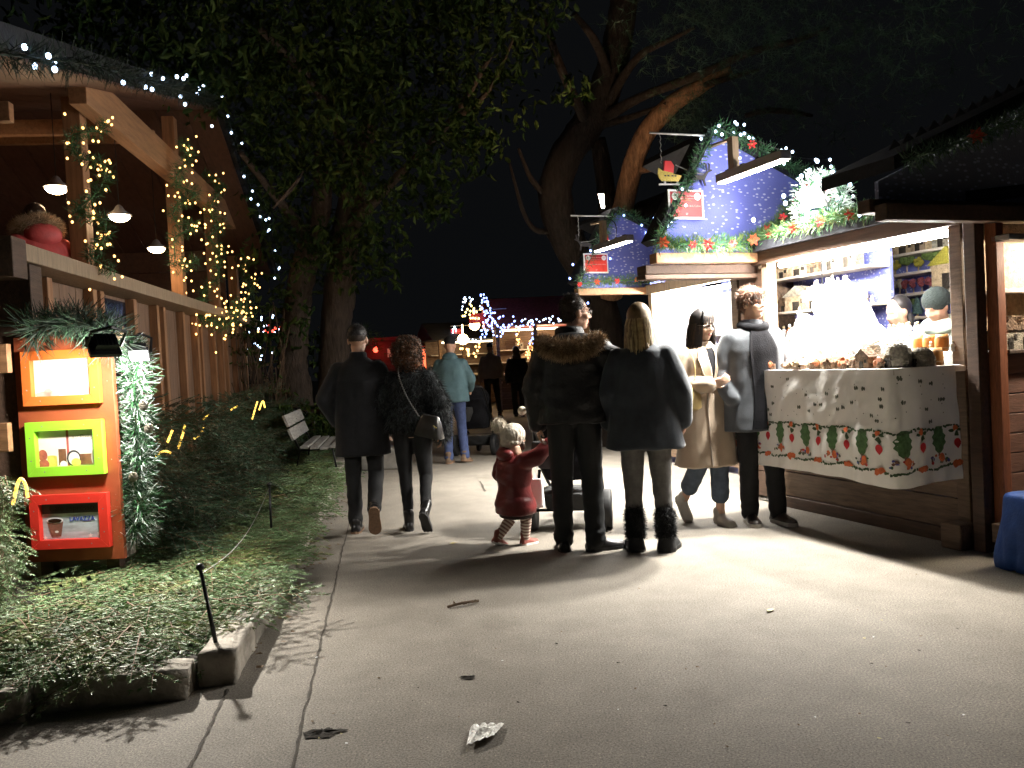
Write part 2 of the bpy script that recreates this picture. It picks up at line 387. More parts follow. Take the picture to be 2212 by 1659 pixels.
# planting bed: gentle soil mound held by a stone kerb
bed = MB(); A_ = np.linspace(3.95, 20, 60); B_ = np.linspace(.95, 3.3, 10); V = []
for a in A_:
    for b in B_: V.append(tuple(LF(a, b, .10 + .05 * (b - .9) + .02 * noise.noise(Vector((a * 2, b * 3, 0))))))
bed.add(V, [(i * 10 + j, i * 10 + j + 1, (i + 1) * 10 + j + 1, (i + 1) * 10 + j) for i in range(59) for j in range(9)])
struct(obj("planting_bed", bed, soil, smooth=True), "raised soil bed under the fir branches")
kb = MB()
def kstone(mb, lo, hi, sd):
    t = MB(); n = 7; V = []; lo = Vector(lo); hi = Vector(hi)
    bm = bmesh.new(); bmesh.ops.create_cube(bm, size=1.0); bmesh.ops.subdivide_edges(bm, edges=bm.edges[:], cuts=5, use_grid_fill=True)
    for v in bm.verts:
        p = Vector((lo.x + (v.co.x + .5) * (hi.x - lo.x), lo.y + (v.co.y + .5) * (hi.y - lo.y), lo.z + (v.co.z + .5) * (hi.z - lo.z)))
        p += noise.noise_vector(p * 9 + Vector((sd, 0, 0))) * .013 + noise.noise_vector(p * 25) * .005
        V.append(tuple(LM @ p))
    t.add(V, [tuple(v.index for v in f.verts) for f in bm.faces]); bm.free(); mb.merge(t)
a = 3.9
while a < 19:
    L = random.uniform(.42, .75); kstone(kb, (a + .008, .80, -.05), (a + L, .96, .15 + random.uniform(-.02, .02)), a); a += L
b = .98
while b < 3.6:
    L = random.uniform(.4, .7); kstone(kb, (3.8 - .13 * (b - .8), b, -.05), (3.95 - .13 * (b - .8), b + L - .01, .13), b + 40); b += L
tag(obj("stone_kerb", kb, stone_k, smooth=True), "rough pale stone kerb edging the fir covered bed", "kerb")
wl = MB()
def rough_wall(mb, a0, a1, b0, b1, z0, z1, sd):
    bm = bmesh.new(); bmesh.ops.create_grid(bm, x_segments=int((a1 - a0) * 10), y_segments=8, size=.5); V = []
    for v in bm.verts:
        a = a0 + (v.co.x + .5) * (a1 - a0); t = v.co.y + .5
        if t < .7: p = Vector((a, b0, z0 + (z1 - z0) * t / .7))
        else: p = Vector((a, b0 + (b1 - b0) * (t - .7) / .3, z1))
        p += noise.noise_vector(p * 3 + Vector((sd, 0, 0))) * .035 + noise.noise_vector(p * 9) * .018
        V.append(tuple(LM @ p))
    mb.add(V, [tuple(v.index for v in f.verts)[::-1] for f in bm.faces]); bm.free()
rough_wall(wl, 5.85, 14, 1.86, 2.40, -.05, .50, 0)
kstone(wl, (5.62, 1.80, -.05), (5.88, 2.2, .40), 3); kstone(wl, (5.60, 2.21, -.05), (5.88, 2.7, .34), 8)
rough_wall(wl, 3.3, 4.6, 2.45, 3.0, -.05, .26, 5)
tag(obj("low_stone_wall", wl, stone, smooth=True), "low rough pale stone wall under the wooden chalet", "wall")

# ------------------------------------------------------------------ fir branches
def fir_proto(L=.46, seed=0):
    r = np.random.default_rng(seed); mb = MB()
    def twig(p, d, Lt, rad):
        n = 6; pts = [np.array(p) + np.array(d) * Lt * i / (n - 1) + np.array([0, 0, -.10 * Lt * (i / (n - 1)) ** 2]) for i in range(n)]
        mb.tube(pts, [rad * (1 - .7 * i / (n - 1)) for i in range(n)], 4, 1, cap=False)
        k = int(Lt / .0046); t = np.linspace(.03, 1, k) + r.normal(size=k) * .004; P = np.array([np.interp(t, np.linspace(0, 1, n), [q[i] for q in pts]) for i in range(3)]).T
        dd = np.array(d, float); side = np.cross([0.0, 0.0, 1.0], dd.astype(float)); side /= np.linalg.norm(side)
        sg = np.where(np.arange(k) % 2 == 0, -1, 1)[:, None]
        Dv = unit(dd * r.uniform(.42, .52, (k, 1)) + side * sg + np.array([0, 0, 1]) * r.uniform(.02, .16, (k, 1)))
        mb.blades(P, Dv, r.uniform(.024, .030, k) * np.clip(1.25 - t * .7, .4, 1), r.uniform(.0036, .0046, k), 0, .5)
        tk = 3; mb.blades(np.repeat([pts[-1]], tk, 0), unit(dd + r.normal(size=(tk, 3)) * .35), .022, .005, 0, .4)
    twig((0, 0, 0), (1, 0, 0), L, .0045)
    for i in range(4):
        x = .06 + i * (L - .1) / 4; l = .23 * (1 - i / 5.5) * r.uniform(.8, 1.15)
        for sg in (-1, 1):
            an = R(r.uniform(38, 58)) * sg; twig((x + r.uniform(0, .02), 0, -.1 * L * (x / L) ** 2), (math.cos(an), math.sin(an), r.uniform(-.12, .05)), l, .0025)
    return mb
FIRS = [fir_proto(seed=i) for i in range(5)]
def place_fir(mb, p, yaw, pitch, roll, sc):
    mb.merge(random.choice(FIRS), Matrix.Translation(Vector(p)) @ Matrix.Rotation(yaw, 4, 'Z') @ Matrix.Rotation(pitch, 4, 'Y') @ Matrix.Rotation(roll, 4, 'X') @ Matrix.Scale(sc, 4))
cov = MB(); cov2 = MB()
for i in range(780):
    a = 3.75 + 10.5 * random.random() ** 1.45; b = random.uniform(.84, 1.95)
    if a < 4.25: b = random.uniform(.98, 3.0)
    z = .155 + .05 * min(1.2, max(0, b - .9)) + random.uniform(.0, .05)
    yaw = LRZ + random.choice([random.uniform(0, 6.28), random.uniform(2.5, 3.9), random.uniform(2.5, 3.9)])
    pt = random.uniform(-.10, .10)
    if b < .98: yaw = LRZ - R(90) + random.uniform(-.9, .9); pt = random.uniform(.1, .5); b += .24
    if a < 4.45 and b < 1.2: continue
    if a < 4.1: yaw = LRZ + R(180) + random.uniform(-1.3, 1.3); pt = random.uniform(.0, .25); a += .22
    place_fir(cov if random.random() < .8 else cov2, LF(a, b, z), yaw, pt, random.uniform(-.25, .25), random.uniform(.75, 1.25) * (1.2 if a > 8 else 1))
for i in range(170):
    a = random.uniform(4.75, 10.5); place_fir(cov, LF(a, random.uniform(.84, 1.02), .175 + random.uniform(0, .035)), LRZ + random.choice([0, R(180)]) + random.uniform(-.7, .7), random.uniform(-.04, .10), random.uniform(-.3, .3), random.uniform(.7, 1.0))
cv = MB(); cv.merge(cov); 
for f in cov2.m: f[f == 0] = 2
cv.merge(cov2)
tag(obj("fir_branch_cover", cv, [fir, stem_m, fir2]), "cut fir branches laid flat over the kerbed bed", "ground cover", kind='stuff')
hg = MB()
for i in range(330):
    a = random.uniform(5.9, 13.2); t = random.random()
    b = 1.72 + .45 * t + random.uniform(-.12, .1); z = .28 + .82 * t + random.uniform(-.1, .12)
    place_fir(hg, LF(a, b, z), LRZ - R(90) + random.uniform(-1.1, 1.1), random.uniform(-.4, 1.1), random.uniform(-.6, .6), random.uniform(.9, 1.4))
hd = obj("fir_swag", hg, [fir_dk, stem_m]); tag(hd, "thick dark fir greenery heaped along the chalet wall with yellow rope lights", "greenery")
bu = MB()
for i in range(95):
    c = D(random.uniform(-90, 12), random.uniform(1010, 1340), random.uniform(4.2, 4.7))
    place_fir(bu, c, R(-90) + random.uniform(-1.4, 1.0), random.uniform(.3, 1.3), random.uniform(-.6, .6), random.uniform(.6, .9))
nb = obj("fir_bunch", bu, [fir, stem_m]); tag(nb, "green fir bunch with a curl of yellow rope light left of the framed board", "greenery")

# ------------------------------------------------------------------ bulbs, garlands
b_cool = EM("cool white bulb", (.55, .74, 1.0), 5); b_blue = EM("blue white bulb", (.25, .38, 1.0), 5)
b_warm = EM("warm bulb", (1.0, .52, .15), 3.4); b_amber = EM("amber bulb", (1.0, .55, .09), 2.5); b_red = EM("red bulb", (1.0, .06, .03), 4)
rope_m = EM("yellow rope light", (1.0, .62, .10), 2.0)
_bm = {}
def bulb_mesh(mat, r):
    k = (mat.name, r)
    if k not in _bm: _bm[k] = MB().ell((0, 0, 0), (r, r, r * 1.15), n=8, k=6).mesh("bulb", [mat], True)
    return _bm[k]
def bulbs(parent, pts, mat, r=.013):
    for p in pts: ob("bulb", bulb_mesh(mat, r * random.uniform(.75, 1.2)) if False else bulb_mesh(mat, r), parent, tuple(p))
def garland_mb(pts, rad, dens, ln=.055, wd=.0068, mat_idx=(0,), droop=0.0):
    mb = MB(); P, L = interp(pts, max(8, int(60 * 1)))
    k = int(L * dens); i = RNG.uniform(0, len(P) - 1.001, k); j = i.astype(int); f = (i - j)[:, None]
    c = P[j] * (1 - f) + P[j + 1] * f; t = unit(P[j + 1] - P[j])
    n = RNG.normal(size=(k, 3)); n -= t * (n * t).sum(1)[:, None]; n = unit(n)
    clump = np.array([noise.noise(Vector(x) * 6) for x in c])[:, None]
    base = c + n * rad * RNG.uniform(0, .8, (k, 1)) * (1 + .8 * clump)
    Dv = unit(n + t * RNG.uniform(-.9, .9, (k, 1)) + np.array([0, 0, -droop]))
    Ln = ln * RNG.uniform(.6, 1.3, k)
    for q, mi in enumerate(mat_idx):
        s = (RNG.integers(0, len(mat_idx), k) == q); mb.blades(base[s], Dv[s], Ln[s], wd, mi, .3)
    mb.tube([tuple(x) for x in P[::3]] + [tuple(P[-1])], rad * .10, 6, mat_idx[0])
    return mb
def garland(name, label, cat, pts, rad=.06, dens=1200, mats=None, bulb=None, nb=0, br=.013, spread=1.0, flowers=0, ln=.055, group=None, sm=2, loc=None):
    pts = smoothpath(pts, sm)
    g = obj(name, garland_mb(pts, rad, dens, ln, mat_idx=tuple(range(len(mats or [1])))), mats or [fir_garl]); tag(g, label, cat, group)
    if nb:
        P, L = interp(pts, 200); cl_ = [(q_ + random.random()) / (nb // 5) for q_ in range(nb // 5)]
        for _ in range(nb):
            p = P[int(199 * min(.999, max(0, (random.choice(cl_) + random.gauss(0, .03)) if bulb.name.startswith('warm') and random.random() < .7 else random.random())))] + RNG.normal(size=3) * rad * spread
            ob("bulb", bulb_mesh(bulb, br), g, tuple(p))
    if flowers:
        P, L = interp(pts, 200)
        for i in range(flowers):
            p = P[int((i + .5 + random.uniform(-.25, .25)) * 199 / flowers)]
            poinsettia(g, p + np.array(CAMN) * rad * .9, random.uniform(.035, .06), random.choice([0, 0, 1]))
    return g
CAMN = Vector((-.25, -.93, -.1)).normalized()
def poinsettia(parent, p, r, mi):
    mb = MB(); q = (CAMN + Vector((random.uniform(-.4, .4), 0, random.uniform(-.3, .3)))).to_track_quat('Z', 'Y').to_matrix()
    for ring, (k, rr, lift) in enumerate(((6, r, .1), (5, r * .6, .35))):
        for i in range(k):
            a = 2 * math.pi * (i + .3 * ring) / k + random.uniform(-.2, .2); d = Vector((math.cos(a), math.sin(a), lift)); s = Vector((-math.sin(a), math.cos(a), 0))
            V = [(0, 0, 0), d * rr * .5 + s * rr * .26, d * rr + Vector((0, 0, -rr * .15)), d * rr * .5 - s * rr * .26]
            mb.add([tuple(q @ Vector(v)) for v in V], [(0, 1, 2, 3)], mi)
    mb.ell((0, 0, 0), (r * .12,) * 3, n=6, k=4, m=2)
    ob("poinsettia", mb.mesh("poinsettia", [poin, poin_or, gold]), parent, tuple(p))
def rope(parent, pts, r=.012):
    o = obj("rope_light", MB().tube(smoothpath(pts, 2), r, 6), rope_m, parent, smooth=True); return o
for pts in ([(338, 985), (352, 972), (368, 978)], [(385, 968), (396, 935), (399, 918)], [(418, 948), (432, 940), (440, 925)], [(362, 955), (372, 930)],
            [(545, 905), (552, 880), (556, 868)], [(560, 885), (568, 862), (572, 880)], [(500, 885), (512, 878)], [(440, 905), (452, 895)]):
    rope(hd, [D(u, v, 6.3 + (u - 330) * .018) for u, v in pts], .010)
rope(nb, [D(28, 1090, 4.3), D(36, 1050, 4.3), D(44, 1030, 4.3), D(56, 1045, 4.3), D(60, 1075, 4.3)], .008)

# ------------------------------------------------------------------ wooden chalet terrace on the left
ch = thing("wooden_chalet", "open wooden chalet terrace with gabled roof and orange timber rail on the left", "chalet", (0, 0, 0), LRZ)
def cbox(name, lo, hi, m, bevel=.006): return obj(name, MB().box(lo, hi), m, ch, bevel=bevel)
rn = MB(); rn.prism([(4.2, 2.02, 3.02), (10.8, 2.02, 4.66), (10.8, 2.02, 4.80), (4.2, 2.02, 3.16)], (0, 6, 0))
rn.prism([(10.804, 2.02, 4.66), (14.9, 2.02, 3.05), (14.9, 2.02, 3.19), (10.804, 2.02, 4.80)], (0, 6, 0)); rf = obj("roof", rn, roof_dk, ch)
cl = MB()
for k in range(17):
    y0 = 2.08 + k * .35
    cl.prism([(4.25, y0, 3.00), (10.8, y0, 4.625), (10.8, y0, 4.645), (4.25, y0, 3.02)], (0, .34, 0)); cl.prism([(10.804, y0, 4.625), (14.85, y0, 3.035), (14.85, y0, 3.055), (10.804, y0, 4.645)], (0, .34, 0))
obj("ceiling", cl, wood_roofin, rf)
cbox("beam", (7.2, 2.36, 3.60), (14.3, 2.50, 3.90), wood_or)
for a_, z1 in ((7.57, 3.75), (10.7, 4.5), (12.7, 3.8), (14.2, 3.3)):
    obj("post", MB().box((a_ - .08, 2.52, 2.29), (a_ + .08, 2.66, z1)), wood_orv, ch, bevel=.006)
cbox("rail", (5.5, 2.22, 2.14), (14.4, 2.60, 2.25), wood_pale)
pn = MB()
for k in range(26):
    a0 = 5.8 + k * .325; pn.box((a0, 2.50, .35), (a0 + .318, 2.54, 2.135))
obj("wall_panel", pn, wood_wall, ch, bevel=.004)
for a_ in (5.86, 6.35, 7.25, 7.42, 8.3, 9.05, 9.3, 10.1, 10.75, 10.95, 11.7, 12.2, 12.5, 13.2, 13.42, 14.0):
    obj("batten", MB().box((a_, 2.42, .35), (a_ + .09, 2.498, 2.135)), wood_orv, ch, bevel=.004)
cbox("window", (7.55, 2.47, 1.30), (8.22, 2.495, 2.10), glass_dk)
cbox("floor", (5.8, 2.56, .98), (13.6, 8, 1.06), wood_wall)
cbox("corner_post", (5.62, 2.24, .3), (5.80, 2.62, 2.135), wood_dk); cbox("rail_end", (5.30, 2.20, 2.02), (5.495, 2.75, 2.26), wood_dk)
ew = MB()
for k in range(7): ew.box((5.84, 2.66, .35 + k * .262), (5.88, 7.5, .60 + k * .262))
obj("end_wall", ew, wood_wall, ch, bevel=.004)
cbox("end_rail", (5.72, 2.62, 2.14), (5.9, 7.5, 2.22), wood_wall)
bw = MB()
for k in range(12): bw.box((5.0, 6.6, 1.06 + k * .29), (14, 6.64, 1.34 + k * .29))
for k in range(7): bw.box((13.9, 2.66, 1.06 + k * .33), (13.94, 6.6, 1.38 + k * .33))
obj("back_wall", bw, wood_roofin, ch, bevel=.005)
obj("back_window", MB().box((9.5, 6.56, 1.7), (13.2, 6.595, 2.7)), glass_dk, ch)
for k in range(3): obj("rafter", MB().box((6.6 + 1.9 * k, 2.7, 3.30 + .42 * k), (6.68 + 1.9 * k, 6.5, 3.44 + .42 * k)), wood_or, ch, bevel=.004)
# service boards left of the framed board
for i, (u, v, hh) in enumerate(((0, 775, .2), (2, 945, .2))):
    p = D(u, v, 5.0); t = obj("counter_board", MB().box((-.35, -.02, -.085), (.06, .02, .085)), wood_or, None, p, (0, 0, R(-6)), bevel=.004)
    tag(t, ("upper" if i == 0 else "lower") + " lit orange board of the serving hatch at the far left", "board")

# lamps on the terrace
def lamp_light(kind, loc, energy, col, size=.05, rot=None, spot=None, parent=None, blend=.5, name="lamp_light"):
    l = bpy.data.lights.new(name, kind); l.energy = energy; l.color = col
    if kind in ('POINT', 'SPOT'): l.shadow_soft_size = size
    if kind == 'SPOT': l.spot_size = R(spot); l.spot_blend = blend
    if kind == 'AREA': l.size = size
    o = bpy.data.objects.new(name, l); C.objects.link(o); o.location = loc
    if rot is not None: o.rotation_euler = rot
    if parent: o.parent = parent
    return o
def aim(o, target): o.rotation_euler = (Vector(target) - o.location).to_track_quat('-Z', 'Y').to_euler()
warm_gl = EM("glowing lamp glass", (1, .74, .42), 18)
for i, (u, v, d, lab) in enumerate(((122, 405, 7.4, "brightest hanging lamp with glowing dish over the fur hooded person"), (258, 466, 7.9, "small hanging dish lamp beside the second garland loop"), (338, 536, 9.8, "low hanging dish lamp in front of the dark window of the chalet"))):
    p = D(u, v, d); t = thing("hanging_lamp", lab, "lamp", p, 0, "hanging lamps under the chalet roof")
    obj("lamp_shade", MB().lathe([(.012, .10), (.03, .085), (.05, .05), (.105, .012), (.11, 0), (.10, .0), (.04, .035)], 18), metal_gr, t, smooth=True)
    obj("glass", MB().ell((0, 0, -.008), (.092, .092, .05), n=14, k=8), warm_gl, t, smooth=True)
    obj("cord", MB().tube([(0, 0, .1), (0, 0, 1.0)], .004, 5), metal_bk, t)
    lamp_light('POINT', (0, 0, -.07), (15, 9, 9)[i], (1, .66, .36), .06, parent=t)

# garlands on the chalet
def PD(lst): return [D(u, v, d) for u, v, d in lst]
gm = [fir_garl, fir_dk]
garland("light_garland", "fir garland with warm lights looped round the nearest chalet post", "garland", PD([(232, 262, 6.5), (215, 290, 6.45), (160, 280, 6.4), (148, 310, 6.4), (172, 350, 6.4), (225, 345, 6.5), (232, 385, 6.5), (190, 440, 6.4), (155, 450, 6.4), (170, 470, 6.4), (215, 465, 6.5), (235, 480, 6.5), (225, 530, 6.45), (180, 545, 6.4), (205, 565, 6.45), (250, 585, 6.5)]), .055, 1100, gm, b_warm, 66, .0095, group="warm light garlands on the chalet", sm=2)
garland("light_garland", "fir garland with warm lights winding down the second chalet post", "garland", PD([(385, 305, 9.3), (415, 320, 9.3), (405, 345, 9.3), (365, 405, 9.1), (420, 410, 9.3), (430, 425, 9.3), (370, 445, 9.1), (375, 490, 9.1), (430, 480, 9.3), (415, 500, 9.2), (370, 505, 9.1), (380, 555, 9.1), (375, 585, 9.1), (430, 560, 9.3)]), .07, 1000, gm, b_warm, 56, .011, group="warm light garlands on the chalet")
garland("light_garland", "fir garland with warm lights round the third chalet post down to the rail", "garland", PD([(440, 370, 11.1), (475, 405, 11.1), (490, 395, 11.1), (440, 460, 11.0), (492, 490, 11.1), (435, 510, 11.0), (490, 545, 11.1), (455, 560, 11.0), (485, 600, 11.1), (430, 620, 10.9), (450, 650, 10.9), (420, 690, 10.8), (440, 660, 10.8)]), .08, 1000, gm, b_warm, 62, .012, group="warm light garlands on the chalet")
garland("light_garland", "fir swag with dense warm lights hanging over the chalet rail", "garland", PD([(440, 645, 10.4), (425, 690, 10.4), (460, 690, 10.6), (480, 710, 10.8), (505, 690, 11.0), (520, 665, 11.3), (500, 650, 11.2)]), .10, 1200, gm, b_warm, 75, .0125, group="warm light garlands on the chalet")
garland("light_garland", "thin fir garland with warm lights on the farthest chalet post", "garland", PD([(535, 555, 13.1), (525, 580, 13.1), (530, 610, 13.1), (555, 620, 13.1), (535, 640, 13.1), (530, 665, 13.1), (550, 690, 13.1)]), .08, 900, gm, b_warm, 32, .014, group="warm light garlands on the chalet")
garland("roof_garland", "dark fir garland with cold white lights along the chalet gable edge", "garland", [LF(a_, 1.96, z_) for a_, z_ in ((4.0, 2.86), (5, 3.18), (6, 3.5), (7.2, 3.80), (8.4, 4.1), (9.6, 4.40), (10.8, 4.68), (11.8, 4.30), (12.8, 3.90), (13.8, 3.5), (14.9, 3.08))], .07, 300, [fir_shade], b_cool, 42, .016, spread=1.1, ln=.09)

# ------------------------------------------------------------------ framed menu board with flood lamp
bd = D(152, 968, 5.2); BR = R(-3)
mbd = thing("menu_board", "tall rust orange board carrying three framed drink pictures", "board", bd, BR)
obj("panel", MB().box((-.305, -.02, -.69), (.305, .02, .69)), rust_board, mbd, bevel=.004)
obj("support", MB().box((-.25, .025, -1.0), (-.17, .095, .60)).box((.17, .025, -1.0), (.25, .095, .60)), wood_dk, mbd)
def frame(cz, wd, ht, m, tw=.055):
    f = MB(); w2, h2 = wd / 2, ht / 2; ins = tw
    for pl in ([(-w2, h2), (w2, h2), (w2 - ins, h2 - ins), (-w2 + ins, h2 - ins)], [(w2, h2), (w2, -h2), (w2 - ins, -h2 + ins), (w2 - ins, h2 - ins)],
               [(w2, -h2), (-w2, -h2), (-w2 + ins, -h2 + ins), (w2 - ins, -h2 + ins)], [(-w2, -h2), (-w2, h2), (-w2 + ins, h2 - ins), (-w2 + ins, -h2 + ins)]):
        c = sum((Vector((x, 0, z)) for x, z in pl), Vector()) / 4
        pl2 = [(c.x + (x - c.x) * .997, c.z + (z - c.z) * .995) for x, z in pl]
        f.prism([(x, -.066, z + cz) for x, z in pl2][::-1], (0, .043, 0))
    for x, z in ((-w2 * .55, h2 - .027), (w2 * .55, h2 - .027), (-w2 * .55, -h2 + .027), (w2 * .55, -h2 + .027), (-w2 + .027, .07), (w2 - .027, .07), (w2 - .027, -.07), (-w2 + .027, -.07)): f.ell((x, -.066, z + cz), (.0045, .002, .0045), n=8, k=4, m=1)
    fo = obj("picture_frame", f, [m, metal_gr], mbd, bevel=.003)
    return fo
fr1 = frame(.435, .475, .33, frame_or); fr2 = frame(.005, .475, .33, frame_gr); fr3 = frame(-.44, .485, .33, frame_rd)
fr1['label'] = "orange painted frame at the top"; fr2['label'] = "lime green painted frame"; fr3['label'] = "red painted frame at the bottom"
pp = M("poster paper", (.80, .76, .66), .5, var=.05); p_sky = M("pale grey blue poster", (.46, .52, .56), .5, var=.3, scale=7, stretch=(1, 1, 4)); p_dk = M("poster dark band", (.045, .045, .05), .5)
p_br = M("poster brown", (.20, .09, .045), .5, var=.4, scale=20); p_red = M("poster red fruit", (.42, .10, .08), .5, var=.4, scale=20); p_yel = M("poster lemon", (.66, .54, .12), .5, var=.3, scale=20)
p_blue = M("poster blue ink", (.02, .06, .42), .5); p_grey = M("poster grey ink", (.45, .40, .33), .5); p_cup = M("cup brown", (.22, .10, .07), .5, var=.4, scale=30); p_cof = M("coffee", (.03, .012, .006), .3)
def disc(mb, x, z, rx, rz, m, y, n=20):
    mb.add([(x, y, z)] + [(x + rx * math.cos(2 * math.pi * i / n), y, z + rz * math.sin(2 * math.pi * i / n)) for i in range(n)], [(0, 1 + (i + 1) % n, 1 + i) for i in range(n)], m)
def quad(mb, x0, z0, x1, z1, m, y): mb.add([(x0, y, z0), (x1, y, z0), (x1, y, z1), (x0, y, z1)], [(0, 1, 2, 3)], m)
pm = [pp, p_sky, p_dk, p_br, p_red, p_yel, p_blue, p_grey, p_cup, p_cof, white_p]
P1 = MB(); quad(P1, -.19, .32, .19, .55, 0, -.026)
for x, z, rx, rz in ((-.13, .335, .05, .018), (-.10, .35, .025, .025), (-.06, .34, .04, .02), (.14, .35, .02, .04)): disc(P1, x, z, rx, rz, 7, -.028)
obj("poster", P1, pm, fr1)
P2 = MB(); quad(P2, -.19, -.11, -.008, .12, 0, -.026); quad(P2, .008, -.11, .19, .12, 0, -.026); quad(P2, -.008, -.11, .008, .12, 4, -.026)
disc(P2, -.16, -.035, .03, .035, 4, -.028); disc(P2, -.155, -.09, .035, .03, 4, -.030); quad(P2, -.13, -.11, -.07, -.045, 5, -.029); disc(P2, -.10, -.045, .03, .008, 5, -.031)
quad(P2, -.06, -.1, -.012, .0, 3, -.028); disc(P2, -.03, -.095, .022, .022, 10, -.031)
disc(P2, .035, -.06, .045, .05, 2, -.028); disc(P2, .037, -.062, .035, .04, 0, -.030); disc(P2, .05, -.085, .03, .025, 5, -.032); quad(P2, .075, -.10, .15, -.035, 3, -.029); disc(P2, .165, -.06, .02, .05, 7, -.031)
tx = text_mb("au Pirate", .042, 7, .0005, 'CENTER', .3); P2.merge(tx, Matrix.Translation((.10, -.029, .055)) @ Matrix.Rotation(R(90), 4, 'X'))
obj("poster", P2, pm, fr2)
P3 = MB(); quad(P3, -.195, -.555, .195, -.395, 1, -.026); quad(P3, -.195, -.395, .195, -.325, 2, -.026)
P3.add([(-.135, -.029, -.535), (-.075, -.029, -.535), (-.055, -.029, -.435), (-.16, -.029, -.435)], [(0, 1, 2, 3)], 8)
disc(P3, -.1075, -.435, .0535, .02, 10, -.031); disc(P3, -.1075, -.437, .043, .013, 9, -.033); disc(P3, -.10, -.505, .012, .007, 10, -.031)
tx = text_mb("LAVAZZA", .036, 6, .0012); P3.merge(tx, Matrix.Translation((.062, -.029, -.444)) @ Matrix.Rotation(R(90), 4, 'X') @ Matrix.Scale(1.15, 4, (0, 1, 0)))
tx = text_mb("Café espresso", .05, 9, .001, 'CENTER', .15); P3.merge(tx, Matrix.Translation((0.0, -.029, -.378)) @ Matrix.Rotation(R(90), 4, 'X'))
for x, z in ((.165, -.525), (.11, -.535), (-.175, -.54)):
    V = [(x + (.016 if i % 2 == 0 else .007) * math.sin(math.pi * i / 5), -.029, z + (.016 if i % 2 == 0 else .007) * math.cos(math.pi * i / 5)) for i in range(10)]; P3.add([(x, -.029, z)] + V, [(0, 1 + i, 1 + (i + 1) % 10) for i in range(10)], 10)
obj("poster", P3, pm, fr3)
garland("dark_fir_garland", "dark fir garland lying along the top of the framed board", "garland", PD([(60, 720, 5.1), (100, 700, 5.05), (150, 690, 5.0), (200, 705, 4.95), (245, 720, 5.0), (255, 735, 5.05), (170, 705, 5.1)]), .12, 2600, [fir_shade, fir_shade, fir_dk], ln=.09)
sg = garland("frosted_garland", "frosted fir garland hanging like a column beside the framed board", "garland", PD([(285, 735, 5.35), (300, 790, 5.3), (285, 850, 5.3), (305, 900, 5.3), (290, 960, 5.3), (310, 1000, 5.28), (285, 1050, 5.28), (310, 1090, 5.28), (290, 1130, 5.28), (292, 1165, 5.3)]), .115, 4600, [fir_garl, fir_dk, fir_snow], ln=.06)
for u, v in ((310, 875), (288, 1030), (322, 925)):
    cn = MB()
    for k in range(7): cn.lathe([(.004, .0), (.03 * math.sin(math.pi * (k + 1) / 8), .006), (.004, .014)], 9, (0, 0, k * .011 - .04))
    ob("pine_cone", cn.mesh("pine_cone", [clay_grey], True), sg, tuple(D(u, v, 5.17)), (.6, random.random(), 0))
flood_gl = EM("flood lamp glass", (1, .97, .92), 60)
def flood(name, label, p, target, energy, spot=110, sz=.09, body=metal_bk, glass=True, blend=.6, col=(1, .95, .86), gs=1.0):
    t = thing(name, label, "lamp", p); q = (Vector(target) - Vector(p)).to_track_quat('-Z', 'Y'); t.rotation_mode = 'QUATERNION'; t.rotation_quaternion = q
    h = MB(); h.prism([(-sz, -sz * .8, 0), (sz, -sz * .8, 0), (sz, sz * .8, 0), (-sz, sz * .8, 0)][::-1], (0, 0, .025)); h.prism([(-sz * .7, -sz * .5, .025), (sz * .7, -sz * .5, .025), (sz * .7, sz * .5, .025), (-sz * .7, sz * .5, .025)][::-1], (0, 0, .05))
    for k in range(6): h.box((-sz * .6 + k * sz * .22, -sz * .45, .052), (-sz * .52 + k * sz * .22, sz * .45, .08))
    obj("housing", h, body, t); obj("bracket", MB().tube([(-sz * 1.1, 0, .02), (-sz * 1.1, 0, .14), (0, 0, .18), (sz * 1.1, 0, .14), (sz * 1.1, 0, .02)], .009, 6), body, t)
    if glass: obj("glass", MB().box((-sz * .85, -sz * .65, -.006), (sz * .85, sz * .65, -.001)), flood_gl, t)
    lamp_light('SPOT', (0, 0, -.02), energy, col, sz * .6, spot=spot, parent=t, blend=blend)
    return t
flood("flood_lamp", "black flood lamp seen from behind shining on the framed board", D(222, 752, 4.72), D(150, 940, 5.2), 60, 150, .082)
flood("flood_lamp", "blazing white flood lamp in the frosted garland beside the framed board", D(300, 768, 5.2), Vector((-1.95, 4.1, .15)), 300, 124, .06, blend=.9)
lamp_light('POINT', D(300, 785, 5.08), 7, (1, .97, .92), .05)

# stake and wire by the kerb
st = thing("stake", "thin black iron stake with round knob at the kerb corner", "stake", G(474, 1400, .13) - Vector((0, 0, .13)))
top = D(432, 1225, 3.98) - G(474, 1400, .13) + Vector((0, 0, .13))
obj("rod", MB().tube([(0, 0, .05), tuple(top)], [.011, .009], 8), metal_bk, st, smooth=True); obj("knob", MB().ell(tuple(top), (.02, .02, .018)), metal_bk, st, smooth=True)
st2 = thing("stake", "thin black iron stake standing far back in the fir branches", "stake", LF(6.7, 1.05, .1)); obj("rod", MB().tube([(0, 0, .0), (0, .02, .42)], [.010, .009], 8), metal_bk, st2, smooth=True); obj("knob", MB().ell((0, .02, .43), (.018, .018, .016)), metal_bk, st2, smooth=True)
a_, b_ = D(434, 1240, 3.98), LF(6.7, 1.05, .5)
tag(obj("wire", MB().tube([a_.lerp(b_, t) + Vector((0, 0, -.10 * math.sin(math.pi * t))) for t in np.linspace(0, 1, 14)], .0022, 5), metal_gr, smooth=True), "thin slack wire strung between the two black stakes", "wire")
